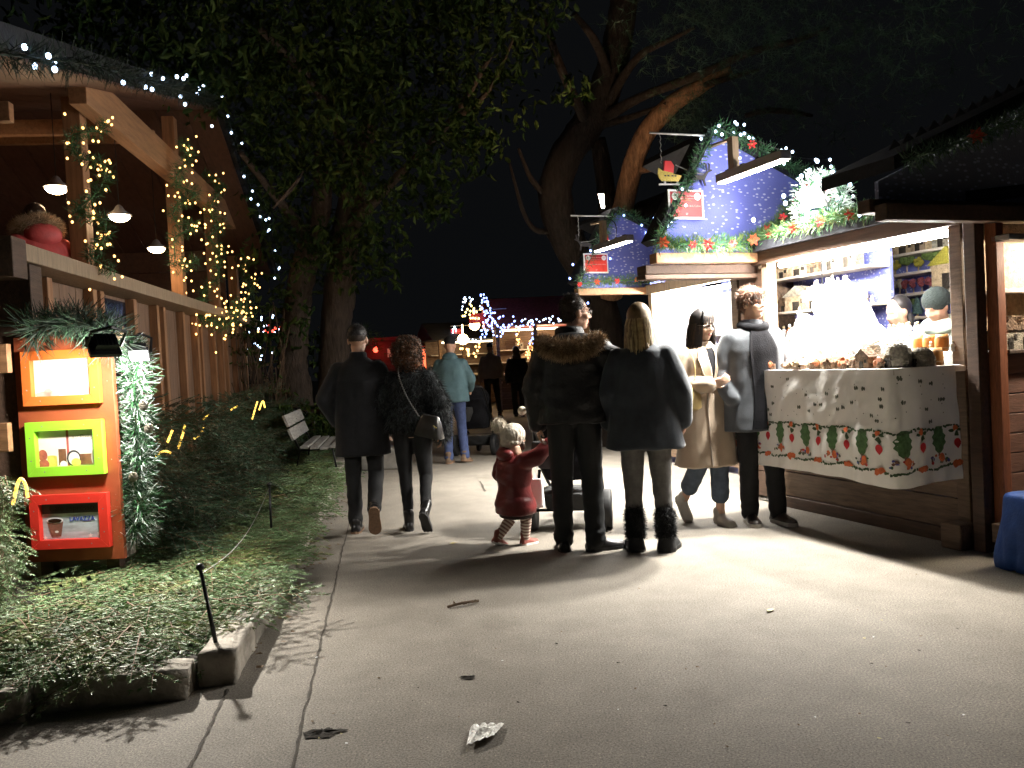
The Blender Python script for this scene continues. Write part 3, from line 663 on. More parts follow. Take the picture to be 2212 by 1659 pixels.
# ------------------------------------------------------------------ market stalls on the right
tube_gl = EM("tube light glass", (1, .97, .90), 260, True)
def planks(mb, s0, s1, o, z0, z1, n, th=.03, gap=.006):
    h = (z1 - z0) / n
    for k in range(n): mb.box((s0, o - th, z0 + k * h), (s1, o, z0 + (k + 1) * h - gap))
    return mb
# ---- the near, brightly lit stall
s1 = thing("market_stall", "brightly lit crib figure stall with white cloth counter", "stall", S0, SRZ)
def sb(name, lo, hi, m, root=None, bevel=.004): return obj(name, MB().box(lo, hi), m, root or s1, bevel=bevel)
obj("plank_wall", planks(MB(), .10, 2.02, -.02, .10, 1.16, 5), wood_br, s1, bevel=.005)
obj("post", MB().box((0, -.10, .0), (.10, .0, 2.2)), wood_br, s1, bevel=.006)
obj("post", MB().box((2.02, -.10, .0), (2.10, .0, 2.2)), wood_pale, s1, bevel=.006)
obj("foot_block", MB().box((-.05, .004, 0), (.11, .15, .17)), wood_br, s1, bevel=.012)
obj("side_panel", planks(MB(), 2.10, 2.46, -.02, .05, 2.1, 9), wood_dk, s1, bevel=.004)
sb("header_beam", (0.0, -.06, 2.13), (2.3, .03, 2.24), wood_dk)
sb("sill_beam", (.1, -.05, .0), (2.02, .004, .095), wood_dk)
rr = MB(); rr.prism([(-.15, .10, 2.235), (-.15, -1.75, 2.44), (-.15, -1.75, 2.52), (-.15, .10, 2.315)], (2.7, 0, 0)); obj("roof", rr, roof_dk, s1)
bk = MB(); bk.box((-.02, -1.72, .0), (2.5, -1.68, 2.42)); obj("back_wall", bk, felt, s1)
obj("end_wall", MB().box((2.46, -1.68, 0), (2.5, -.11, 2.25)), wood_br, s1)
obj("end_wall", MB().box((-.02, -1.68, 0), (.02, -.12, 2.25)), wood_br, s1)
sb("counter", (0.0, -.45, 1.17), (1.76, .60, 1.205), shelf_m); sb("counter", (1.765, -.45, 1.17), (2.45, -.11, 1.205), shelf_m)
sb("display_step", (.15, -.40, 1.206), (2.0, -.11, 1.30), snow_white); sb("display_step", (.5, -.42, 1.301), (2.0, -.22, 1.42), snow_white)
sm_ = MB()
for c_, r_ in (((1.40, -.26, 1.45), (.38, .12, .42)), ((1.78, -.24, 1.38), (.28, .12, .28)), ((1.12, -.24, 1.36), (.20, .12, .22))): sm_.ell(c_, r_)
smm = realize(sm_, .02, 1, lambda c: .035 * noise.noise(c * 9) + .015 * noise.noise(c * 26), "glare_mound"); smm.materials.append(snow_white); ob("glare_mound", smm, s1)  # white mound added so this part of the counter burns out
SHR = [(2.17, .55), (1.99, .9), (1.80, 1.05), (1.58, 1.1)]       # right hand shelves on the back wall
for z, s_end in SHR: sb("shelf", (1.1, -1.68, z), (2.44, -1.42, z + .025), shelf_m)
SHL = [2.00, 1.69, 1.44]
for z in SHL: sb("shelf", (1.25, -.62, z), (2.455, -.36, z + .022), shelf_m)
sb("shelf_back", (1.25, -.66, 1.2), (2.455, -.625, 2.22), felt)
# tablecloth: one draped sheet over the counter front and its near end
def cloth_pt(u, v):
    """u runs along the hem: 0 at the near post, .52 at the corner, then along the front; v 0 top .. 1 hem"""
    L1 = .50; h = 1.213 - .74 * v
    if u < L1 - .05: s, o, nx, ny = 0.0, .10 + u, -1, 0
    elif u < L1 + .05:
        t = (u - L1 + .05) / .1 * math.pi / 2; s = .06 - .06 * math.cos(t) * 1.0; o = .55 + .06 * math.sin(t); nx, ny = -math.cos(t), math.sin(t)
    else: s, o, nx, ny = .06 + (u - L1 - .05), .61, 0, 1
    w = v ** .8 * (.007 * math.sin(u * 17 + 1.2) + .004 * math.sin(u * 41 + 2 * v)) + .012 * v * noise.noise(Vector((u * 5, v * 4, 0)))
    cr = abs(u - L1 - .02); w += .012 * noise.noise(Vector((u * 3.2 - v * 2.6, v * 2.2 + u * 1.2, 3))) + .0045 * noise.noise(Vector((u * 11 - v * 9, v * 4 + u * 3, 3))) * max(.25, 1 - cr) + .0009 * noise.noise(Vector((u * 40, v * 24, 9)))
    w += .02 * v
    return Vector((s + nx * (w + .012), o + ny * (w + .012), h - .005 * math.sin(u * 3.1) * v - .02 * v * max(0, 1 - cr * 2.5)))
tc_ = MB(); NU, NV = 200, 60; UM = 2.22
V = [tuple(cloth_pt(UM * i / NU, j / NV)) for i in range(NU + 1) for j in range(NV + 1)]
tc_.add(V, [(i * (NV + 1) + j, (i + 1) * (NV + 1) + j, (i + 1) * (NV + 1) + j + 1, i * (NV + 1) + j + 1) for i in range(NU) for j in range(NV)])
tc_.add([(-.012, .1, 1.2135), (.03, .61, 1.2135), (1.76, .61, 1.2135), (1.76, .03, 1.2135), (-.012, .03, 1.2135)], [(0, 1, 2, 3, 4)])
def cloth_tag(cloth): tag(cloth, "white tablecloth with printed christmas trees and red baubles hanging from the stall counter", "tablecloth")
pr_g = M("print green", (.07, .14, .055), .9, var=.4, scale=40); pr_dg = M("print dark green", (.05, .085, .04), .9, var=.4, scale=40); pr_r = M("print red", (.50, .03, .035), .9, var=.2); pr_o = M("print orange", (.58, .14, .05), .9, var=.3, scale=30); pr_b = M("print blue", (.07, .08, .30), .9); pr_t = M("print brown", (.18, .10, .07), .9); pr_gy = M("print grey green", (.12, .13, .10), .9)
pmats = [pr_g, pr_dg, pr_r, pr_o, pr_b, pr_t, pr_gy]
pat = MB()
def motif(poly, m, lift=.0025):     # poly in (u, metres up from the hem)
    c = (sum(p[0] for p in poly) / len(poly), sum(p[1] for p in poly) / len(poly))
    def S(u, y, f=1.0):
        v = 1 - y / .74; p = cloth_pt(u, v); e = .004
        n = (cloth_pt(u + e, v) - p).cross(cloth_pt(u, v + e) - p).normalized()
        return p - n * lift if n.dot(Vector((-1, 1, 0))) < 0 else p + n * lift
    V = [S(*c)] + [S(c[0] + (p[0] - c[0]) * .5, c[1] + (p[1] - c[1]) * .5) for p in poly] + [S(*p) for p in poly]; n = len(poly)
    F = [(0, 1 + i, 1 + (i + 1) % n) for i in range(n)] + [(1 + i, 1 + n + i, 1 + n + (i + 1) % n, 1 + (i + 1) % n) for i in range(n)]
    pat.add([tuple(v) for v in V], F, m)
def blob_m(u, y, ru, ry, m, n=9, jag=.15, lift=.0025): motif([(u + ru * math.cos(6.283 * i / n) * random.uniform(1 - jag, 1 + jag), y + ry * math.sin(6.283 * i / n) * random.uniform(1 - jag, 1 + jag)) for i in range(n)], m, lift)
def tree_m(u, y):
    L_, Rr = [], []
    for i in range(9):
        t = i / 8; wv = .052 * math.sin(math.pi * (.12 + .80 * (1 - t))) * (1.1 if i % 2 else .82); L_.append((u - wv, y + .17 * t)); Rr.append((u + wv, y + .17 * t))
    motif(L_ + Rr[::-1], 0); motif([(u - .008, y - .02), (u + .008, y - .02), (u + .006, y + .01), (u - .006, y + .01)], 5)
for k, u0 in enumerate(np.arange(.03, 2.2, .285)):
    blob_m(u0 + .01, .335, .018, .022, 3, 8, .4, .004); blob_m(u0 - .02, .325, .02, .012, 1, 7, .4); blob_m(u0 + .035, .32, .02, .012, 1, 7, .4); blob_m(u0, .295, .02, .02, 1, 7, .5)
    motif([(u0, .20)] + [(u0 + .026 * math.cos(a), .24 + .028 * math.sin(a)) for a in np.linspace(-.9, 4.04, 12)], 2, .003)
    blob_m(u0 - .012, .105, .032, .02, 3, 8, .4, .004); blob_m(u0 + .02, .10, .022, .022, 3, 7, .5, .004)
    tree_m(u0 + .142, .185)
    blob_m(u0 + .125, .155, .022, .03, 3, 9, .2, .004)
    for _ in range(15): blob_m(u0 + .142 + random.uniform(-.065, .07), .12 + random.uniform(0, .055), random.uniform(.006, .015), random.uniform(.006, .013), random.choice([2, 4, 4, 5, 6, 3, 0, 5]), 7, .3, .0032)
for y0 in (.345, .095):
    for u in np.arange(.01, 2.2, .017): blob_m(u + random.uniform(-.004, .004), y0 + .008 * math.sin(u * 22) + random.uniform(-.006, .006), random.uniform(.008, .014), random.uniform(.006, .011), 1, 6, .35, .0028)
for _ in range(85):
    u = random.uniform(.02, 2.2); y = random.uniform(.39, .70)
    if random.random() < .45: blob_m(u, y, .004, .004, 6, 6)
    else:
        for dx in (-.008, .008): blob_m(u + dx, y, .009, .013, 6, 6, .4)
for f_ in pat.m: f_ += 1
tc_.merge(pat); cloth = obj("tablecloth", tc_, [white_cloth] + pmats, None, S0, (0, 0, SRZ), smooth=True); cloth_tag(cloth)
tag(obj("price_tag", MB().box((1.52, .645, 1.15), (1.57, .648, 1.22)), clay_grey, None, S0, (0, 0, SRZ)), "small grey card clipped to the top edge of the tablecloth", "card")

# lamps of the near stall
tl = obj("tube_light", MB().tube([(.12, -.05, 2.095), (1.9, -.05, 2.095)], .022, 10), tube_gl, None, S0, (0, 0, SRZ), smooth=True); tag(tl, "long glowing tube light under the eave of the crib figure stall", "lamp")
lp = thing("globe_lamp", "dazzling white lamp among the snowy figures on the stall counter", "lamp", SF(1.30, .02, 1.70), SRZ)
panel_gl = EM("panel lamp glass", (1, .98, .95), 120, True)
obj("glass", MB().ell((0, 0, 0), (.085, .085, .095)), panel_gl, lp, smooth=True); obj("socket", MB().lathe([(.03, .09), (.035, .15), (.01, .17)], 12), metal_gr, lp, smooth=True); obj("cord", MB().tube([(0, 0, .17), (0, 0, .40)], .005, 6), metal_bk, lp)
bar_gl = EM("bar lamp glass", (1, .96, .88), 60, True)
br_ = thing("bar_lamp", "grey bar lamp on a bracket in front of the big blue gable", "lamp", SF(1.05, .52, 2.79), SRZ)
obj("housing", MB().box((0, -.045, 0), (.86, .045, .07)), metal_gr, br_, bevel=.006); obj("glass", MB().box((.02, -.035, -.008), (.84, .035, -.001)), bar_gl, br_)
obj("bracket", MB().box((.62, -.03, .071), (.69, .03, .33)).tube([(.65, 0, .32), (1.06, -.05, .36)], .016, 6), wood_pale, br_); obj("cable", MB().tube(smoothpath([(.35, 0, .07), (.3, 0, .25), (.5, .05, .35)]), .006, 5), metal_bk, br_)
for k in range(4): ob("clip", MB().box((.1 + k * .2, -.05, .071), (.15 + k * .2, .02, .085)).mesh("clip", [metal_bk]), br_)

def bar_spot(root, e):
    lamp_light('SPOT', (.50, 0, -.03), e * .62, (1, .96, .88), .08, (0, 0, 0), 116, root, .7); lamp_light('SPOT', (.10, 0, -.03), e * .48, (1, .96, .88), .08, (R(8), 0, 0), 116, root, .7); lamp_light('POINT', (.66, -.02, .16), e * .016, (1, .95, .88), .05, parent=root)
bar_spot(br_, 1250)
# ---- gables: blue felt triangle with a dark roof behind it
def gable(root, s, poly, apex_i, depth, label=None):
    pf = MB(); pf.prism([(s, o, z) for o, z in poly], (.04, 0, 0)); obj("gable_panel", pf, felt, root)
    rf_ = MB(); n = len(poly)
    for i, j in ((apex_i - 1, apex_i), (apex_i, apex_i + 1)):
        (o0, z0), (o1, z1) = poly[i], poly[j]; d = Vector((0, o1 - o0, z1 - z0)).normalized(); nn = Vector((0, -d.z, d.y)); nn = nn if nn.z > 0 else -nn
        a_, b_ = Vector((s - .05, o0, z0)) + nn * .004, Vector((s - .05, o1, z1)) + nn * .004
        if i == apex_i - 1: a_ -= d * .06
        else: b_ += d * .06
        rf_.prism([a_, b_, b_ + nn * .07, a_ + nn * .07], (depth[0] if i == apex_i - 1 else depth[1], 0, 0))
    obj("gable_roof", rf_, roof_dk, root)
G1 = [(1.02, 2.24), (.98, 2.36), (.42, 3.27), (-.78, 2.74), (-.95, 2.24)]
gable(s1, 2.14, G1, 2, (.22, 1.3))
obj("gable_beam", MB().box((2.10, -.02, 2.15), (2.22, 1.05, 2.235)), wood_or, s1, bevel=.006)
GN = [(.86, 2.2), (.85, 2.44), (-.55, 3.0), (-2.0, 2.42), (-2.0, 2.2)]
# ---- the stall at the right edge of the picture
s0 = thing("market_stall", "stall at the right edge with orange post and warm lit shelves of crib houses", "stall", S0, SRZ)
nr_ = []
pf = MB(); pf.prism([(-.14, o, z) for o, z in ((.80, 2.2), (.80, 2.36), (-.55, 2.92), (-2.0, 2.4), (-2.0, 2.2))], (.03, 0, 0)); obj("gable_panel", pf, felt_dimlit, s0)
rf_ = MB()
rf_.prism([(-.42, .95, 2.36), (-.42, -.55, 2.98), (-.42, -.55, 3.06), (-.42, .95, 2.44)], (.6, 0, 0)); rf_.prism([(-.42, -.552, 2.98), (-.42, -2.1, 2.40), (-.42, -2.1, 2.48), (-.42, -.552, 3.06)], (.6, 0, 0)); obj("gable_roof", rf_, roof_dk, s0)
tri = MB(); grey_shg = M("grey shingle teeth", (.05, .055, .06), .8)
for k in range(16):
    t = k / 15; o = .95 - 1.5 * t; z = 2.445 + .62 * t
    tri.prism([(-.43, o + .045, z + .018), (-.43, o - .045, z + .055), (-.43, o - .0, z + .085)], (.008, 0, 0))
obj("roof_edge", tri, grey_shg, s0)
obj("gable_beam", MB().box((-.2, -2.0, 2.16), (-.10, .93, 2.24)).box((-.3, -2, 2.10), (-.205, .90, 2.2)), wood_dk, s0, bevel=.006)
def fbox(name, lo, hi, m, bevel=.005): return obj(name, MB().box(lo, hi), m, s0, bevel=bevel)
fbox("post", (-.16, -.02, 0), (-.07, .06, 2.16), wood_dk); fbox("post", (-.235, -.10, 0), (-.155, -.03, 2.12), M("orange red post", (.27, .09, .04), .55, var=.3, stretch=(12, 12, 1.5)))
wl0 = MB()
for k in range(9): wl0.box((-.19, -2.2, .12 + k * .128), (-.16, -.102, .12 + (k + 1) * .128 - .006))
obj("plank_wall", wl0, M("red brown plank", (.16, .075, .05), .6, var=.35, scale=3, bump=.3, bscale=16, stretch=(14, 1.5, 14)), s0, bevel=.004)
fbox("bottom_beam", (-.30, -2.2, .08), (-.20, .05, .2), wood_br); fbox("awning_edge", (-.33, -2.2, 1.98), (-.20, -.03, 2.02), metal_gr); fbox("shelf", (-.19, -2.2, 1.66), (-.03, -.12, 1.69), shelf_m); fbox("shelf", (-.24, -2.2, 1.27), (-.03, -.11, 1.295), wood_dk)
fbox("back_wall", (-.056, -2.2, 1.296), (-.03, -.12, 2.15), clay_tan)
tl0 = obj('tube_light', MB().tube([(0, -.40, 1.935), (0, -2.1, 1.935)], .022, 10), EM('warm tube glass', (1, .87, .68), 190, True), None, SF(-.42, 0, 0), (0, 0, SRZ), smooth=True); tag(tl0, 'warm tube light under the awning of the right edge stall', 'lamp'); fbox('light_block', (-.48, -2.2, 1.962), (-.34, -.20, 1.975), metal_gr)  # box above the tube is added to keep its light off the gable beam
bt = MB(); bt.loft([(.0, .30, .22), (.25, .28, .19), (.42, .255, .17), (.445, .24, .16)], 40, ex=5); 
def disp_drape(c): return (.035 * noise.noise(Vector((c.x * 9 + c.z * 3, c.y * 9, c.z * 2))) + .018 * noise.noise(Vector((c.x * 22, c.y * 22, c.z * 5)))) * min(1, 1.25 - c.z * 2.2)
btm = realize(bt, .02, 2, disp_drape, "table_cover"); btm.materials.append(blue_cloth)
tb = ob("covered_table", btm, None, SF(-.60, .02, 0), (0, 0, SRZ + 1.5)); tag(tb, "low table under a crumpled blue cloth at the right edge", "table")
for i in range(6):
    m_ = MB().ell((0, 0, .03), (.035, .03, .03), n=8, k=6).ell((.01, 0, .075), (.02, .02, .02), n=8, k=5); q = tag(obj("crib_figure", m_, [cork, clay_red, clay_tan][i % 3], None, SF(-.60 + random.uniform(-.12, .12), .02 + random.uniform(-.16, .2), .45), smooth=True), "tiny brown crib figure on the blue covered table", "figure", "figures on the blue table")

# ---- the second stall behind
S2L = .0
s2 = thing("market_stall", "second lit stall with smaller blue gable behind the fur hooded parka man", "stall", S0, SRZ)
O2 = -.80
def b2(name, lo, hi, m): return obj(name, MB().box(lo, hi), m, s2, bevel=.004)
b2("post", (3.60, O2 - .1, 0), (3.72, O2, 2.22), wood_br); b2("post", (5.45, O2 - .08, 0), (5.53, O2, 2.2), wood_pale); b2("header_beam", (3.6, O2 - .06, 2.16), (5.6, O2 + .03, 2.28), wood_pale)
obj("plank_wall", planks(MB(), 3.72, 5.45, O2 - .02, .08, 1.1, 5), wood_br, s2); b2("counter", (3.6, O2 - .4, 1.1), (5.5, O2 + .3, 1.14), shelf_m)
b2("back_wall", (3.6, O2 - 1.2, 0), (5.6, O2 - 1.16, 2.3), felt); b2("end_wall", (5.56, O2 - 1.16, 0), (5.6, O2 - .09, 2.25), white_p); b2("end_wall", (3.55, O2 - 1.16, 0), (3.59, O2 - .11, 2.25), wood_dk)
rr = MB(); rr.prism([(3.4, O2 + .1, 2.30), (3.4, O2 - 1.4, 2.5), (3.4, O2 - 1.4, 2.58), (3.4, O2 + .1, 2.38)], (2.25, 0, 0)); obj("roof", rr, roof_dk, s2)
b2("white_board", (3.65, O2 - 1.155, 1.62), (5.55, O2 - 1.13, 2.16), white_p); b2("shelf", (3.65, O2 - 1.13, 1.58), (5.55, O2 - .9, 1.61), shelf_m)
G2 = [(O2 + .98, 2.26), (O2 + .94, 2.36), (O2 + .42, 3.22), (O2 - .72, 2.70), (O2 - .9, 2.26)]
gable(s2, 5.56, G2, 2, (.25, 1.2))
obj("gable_beam", MB().box((5.52, O2, 2.17), (5.64, O2 + 1.0, 2.255)), wood_or, s2, bevel=.006)
tl2 = obj("tube_light", MB().tube([(3.8, O2 - .12, 2.11), (5.35, O2 - .12, 2.11)], .025, 10), tube_gl, None, S0, (0, 0, SRZ), smooth=True); tag(tl2, "glowing tube light under the eave of the second stall", "lamp")
br2 = copy_tree(br_); br2.location = D(1362, 520, 9.4); br2['label'] = "smaller looking bar lamp on a bracket before the second blue gable"
red_c = tag(obj("red_candle", MB().lathe([(.03, 0), (.032, .12), (.02, .15), (.004, .2)], 10), EM("glowing red candle", (1, .05, .04), 2.5), None, SF(4.75, O2 - .3, 1.141), smooth=True), "glowing red candle figure inside the second stall", "candle")
pw = MB(); pw.prism([(0, 0, 0), (0, -.42, 0), (0, -.52, .9), (0, -.28, 1.5), (0, .1, 1.6)], (.05, 0, 0))
# rolled shutter box between the stalls
tag(obj("shutter_box", MB().box((2.18, -.05, 2.02), (2.34, 1.12, 2.06)).box((2.20, -.05, 2.065), (2.36, 1.10, 2.145)), wood_dk, s1, bevel=.008), None, None)

# garlands, bulbs and flowers of the stalls
gl = [fir_garl, fir2]
def SG(l): return [SF(*p) for p in l]
grp = "fir garlands on the stall gables"
garland("fir_garland", "fir garland with poinsettias along the bottom of the big blue gable", "garland", SG([(2.10, 1.05, 2.33), (2.08, .8, 2.30), (2.08, .5, 2.30), (2.08, .2, 2.31), (2.08, .02, 2.36)]), .09, 2400, gl, flowers=5, group=grp)
garland("fir_garland", "fir garland with poinsettias crossing the big blue gable diagonally", "garland", SG([(2.08, .05, 2.36), (2.08, -.2, 2.5), (2.08, -.42, 2.72), (2.08, -.6, 2.86)]), .075, 2200, gl, flowers=4, group=grp)
garland("fir_garland", "fir garland with cold bulbs on the left edge of the big blue gable", "garland", SG([(2.08, 1.04, 2.3), (2.08, .92, 2.5), (2.08, .72, 2.85), (2.08, .45, 3.27)]), .06, 1100, [fir_dk, fir_garl], b_cool, 7, .011, group=grp)
garland("fir_garland", "fir garland with cold bulbs on the right edge of the big blue gable", "garland", SG([(2.06, .45, 3.32), (2.06, .15, 3.20), (2.06, -.2, 3.06), (2.06, -.5, 2.93), (2.06, -.82, 2.75), (2.04, -1.0, 2.55)]), .06, 1300, [fir_dk, fir_garl], b_cool, 13, .012, spread=1.8, flowers=2, group=grp)
garland("fir_garland", "blazing lit fir garland along the eave of the crib figure stall", "garland", SG([(2.05, .03, 2.36), (1.6, .10, 2.35), (1.1, .11, 2.35), (.6, .11, 2.34), (.1, .10, 2.33)]), .06, 1700, [fir_garl, fir2], b_cool, 4, .012, flowers=6, group=grp)
garland("fir_garland", "dark fir garland under the shingled gable edge at the top right", "garland", SG([(-.45, .92, 2.40), (-.45, .5, 2.52), (-.45, .1, 2.66), (-.45, -.3, 2.80), (-.45, -.7, 2.90)]), .06, 900, [fir_dk], flowers=1, group=grp)
garland("fir_garland", "fir garland with poinsettias along the bottom of the second blue gable", "garland", SG([(5.5, O2 + 1.02, 2.30), (5.5, O2 + .7, 2.34), (5.5, O2 + .4, 2.34), (5.5, O2 + .1, 2.35), (5.5, O2 - .1, 2.42), (5.5, O2 - .3, 2.55)]), .085, 1200, gl, b_blue, 6, .013, spread=2, flowers=6, group=grp)
garland("fir_garland", "fir garland with cold bulbs framing the peak of the second blue gable", "garland", SG([(5.5, O2 + 1.0, 2.3), (5.5, O2 + .72, 2.8), (5.5, O2 + .42, 3.26), (5.5, O2 + .1, 3.12), (5.5, O2 - .3, 2.94), (5.5, O2 - .72, 2.72), (5.5, O2 - .95, 2.4)]), .07, 900, [fir_dk, fir_garl], b_blue, 22, .014, spread=1.3, group=grp)
garland("fir_garland", "short lit fir garland under the eave of the second stall", "garland", SG([(5.4, O2 + .1, 2.36), (4.9, O2 + .12, 2.36), (4.2, O2 + .12, 2.37), (3.6, O2 + .1, 2.38)]), .07, 1100, gl, flowers=4, group=grp)
# wreath and flood at the corner of the big gable
wr = obj("wreath", garland_mb([SF(2.09, -.62 + .20 * math.cos(a), 2.58 + .22 * math.sin(a)) for a in np.linspace(0, 6.283, 30)], .055, 2600, .04), [M("red tinsel", (.6, .02, .03), .35, var=.4, scale=50)]); tag(wr, "red tinsel wreath at the lit corner of the big blue gable", "wreath")
cw = garland("fir_garland", "white fir and bulb bunch added as glare round the gable corner flood lamp", "garland", SG([(1.32, .12, 2.36), (1.35, .20, 2.48), (1.35, .10, 2.64), (1.32, -.06, 2.76), (1.28, -.20, 2.66), (1.22, -.14, 2.50), (1.2, .0, 2.38), (1.3, .02, 2.55)]), .085, 2200, [fir_garl, fir_snow, fir_snow], b_cool, 30, .016, spread=1.2, group=grp)  # frosted bunch added to widen the white glare of the flood
flood("flood_lamp", "blazing white flood lamp at the corner of the big blue gable", SF(1.23, .15, 2.52), SF(.6, 2.2, 0), 45, 120, .10, metal_gr)
lamp_light('POINT', SF(1.10, .20, 2.60), 30, (1, .97, .92), .06, name="flood_spill")
# star bulbs above the gables
for nm, lab, pts, m in (("string_light", "few loose cold bulbs above the peak of the big blue gable", [(1553, 272), (1546, 284), (1588, 264), (1592, 268), (1608, 288), (1600, 291), (1618, 297), (1688, 325), (1712, 328), (1690, 335), (1762, 345), (1793, 345), (1795, 360)], b_cool), ):
    ps = [D(u, v, 7.35) for u, v in pts]; r0 = obj(nm, MB().tube(ps, .003, 4), metal_bk); tag(r0, lab, "lights"); bulbs(r0, ps, m, .012)
ps = [SF(2.3, -.8, 2.45) + Vector((0, 0, .0))] 
# hanging signs
def hang_sign(root_p, rz, w_, h_, red, lab, flip):
    t = thing("hanging_sign", lab, "sign", root_p, rz)
    obj("rod", MB().tube([(-.62, 0, 0), (.0, 0, 0)], .009, 8), white_p, t, smooth=True)
    ch_ = MB()
    for x in (-.52, -.12):
        for k in range(9): ch_.tube([(x, 0, -.002 - k * .028), (x + (.006 if k % 2 else -.006), .004, -.014 - k * .028), (x, 0, -.028 - k * .028)], .004, 5)
    obj("chain", ch_, metal_gr, t)
    # painted sleigh and reindeer cut-out
    dx = -1 if flip else 1; cx = -.30
    def X(x): return cx + dx * x
    sl = MB()
    def pl(pts, m, th=.012, y=0): 
        p3 = [(X(x), y, z - .40) for x, z in pts]; sl.prism(p3 if dx > 0 else p3[::-1], (0, th, 0), m)
    pl([(-.24, .02), (-.22, .0), (-.06, .0), (-.03, .05), (-.10, .06), (-.14, .09), (-.21, .085), (-.25, .11), (-.26, .06)], 0)
    pl([(-.25, -.035), (.02, -.03), (.05, -.005), (.03, .0), (.01, -.018), (-.25, -.022)], 1)
    pl([(-.20, -.022), (-.185, -.022), (-.185, .0), (-.20, .0)], 1); pl([(-.08, -.022), (-.065, -.022), (-.065, .0), (-.08, .0)], 1)
    pl([(-.20, .085), (-.11, .07), (-.10, .13), (-.13, .17), (-.19, .17)], 3, .02, -.004)
    pl([(.04, .03), (.07, .06), (.19, .06), (.23, .10), (.27, .115), (.28, .10), (.24, .085), (.21, .04), (.20, .02), (.215, -.03), (.20, -.03), (.18, .02), (.09, .02), (.08, -.03), (.065, -.03), (.065, .02)], 2)
    pl([(.225, .10), (.215, .15), (.20, .17), (.225, .16), (.235, .11)], 2); pl([(.245, .105), (.25, .15), (.24, .17), (.262, .155), (.255, .105)], 2)
    for px, pz in ((-.19, .045), (-.16, .045), (-.12, .045), (-.09, .045)): pl([(px - .008, pz - .006), (px + .008, pz - .006), (px + .008, pz + .006), (px - .008, pz + .006)], 2, .004, -.005)
    sl.tube([(X(-.08), .006, -.26), (X(.08), .006, -.32), (X(.2), .006, -.33)], .005, 5, 1)
    obj("sleigh_cutout", sl, [gold, metal_gr, M("dark deer paint" + lab[:3], (.03, .028, .03), .6), red_p], t)
    bdm = MB(); bdm.box((-.30 - w_ / 2, -.006, -.47 - h_), (-.30 + w_ / 2, .006, -.47)); ins = .018
    bdm.box((-.30 - w_ / 2 + ins, -.009, -.47 - h_ + ins), (-.30 + w_ / 2 - ins, -.0062, -.47 - ins), 1); bdm.box((-.30 - w_ / 2 + ins, -.0105, -.47 - .085), (-.30 + w_ / 2 - ins, -.0092, -.47 - ins), 2)
    pnl = obj("board", bdm, [white_p, red, red_dk], t)
    ln_ = MB()
    for s_, sz, z_ in (("Marché de Noël", .024, -.53), ("Le Petit Amandier de la Colline", .0215, -.615), ("27", .024, -.47 - h_ + .035)): ln_.merge(text_mb(s_, sz, 0, .001), Matrix.Translation((-.30, -.0115, z_)) @ Matrix.Rotation(R(90), 4, 'X'))
    ln_.box((-.39, -.0115, -.5485), (-.21, -.0107, -.546))
    obj("lettering", ln_, pink_ink, pnl)
    dk = MB()
    for sx in (-1, 1):
        cxx = -.30 + sx * (w_ / 2 - .062); disc(dk, cxx, -.528, .032, .032, 0, -.0118)
    disc(dk, -.30, -.66, .0, .0, 0, -.0118)
    for z_, hw in ((-.515, .010), (-.548, .012)): quad(dk, -.30 - w_ / 2 + .062 - hw, z_ - .002, -.30 - w_ / 2 + .062 + hw, z_ + .002, 1, -.013)
    quad(dk, -.30 - w_ / 2 + .0600, -.548, -.30 - w_ / 2 + .064, -.515, 1, -.013); quad(dk, -.30 + w_ / 2 - .08, -.532, -.30 + w_ / 2 - .045, -.524, 2, -.013)
    obj("emblem", dk, [white_p, clay_grey, pink_ink], pnl)
    return t
hang_sign(SF(2.10, .44, 3.24), SRZ + R(-90), .345, .25, red_p, "red sign board hung under a sleigh cut-out from the big blue gable", False)
hang_sign(SF(5.52, O2 + .44, 3.16), SRZ + R(-88), .345, .25, M("bright sign red", (.72, .06, .045), .45), "smaller looking red sign board hung from the second blue gable", True)
wl_ = thing("spot_lamp", "narrow white lamp standing on the peak of the second blue gable", "lamp", D(1300, 446, 10.9)); obj("glass", MB().prism([(-.035, 0, .16), (.03, 0, .16), (.035, 0, -.02), (.0, 0, -.02)], (0, .03, 0)), EM("spot lamp glass", (1, .9, .75), 25), wl_)
lamp_light('SPOT', (0, -.05, .08), 44, (1, .60, .30), .03, (R(150), 0, R(10)), 120, wl_)

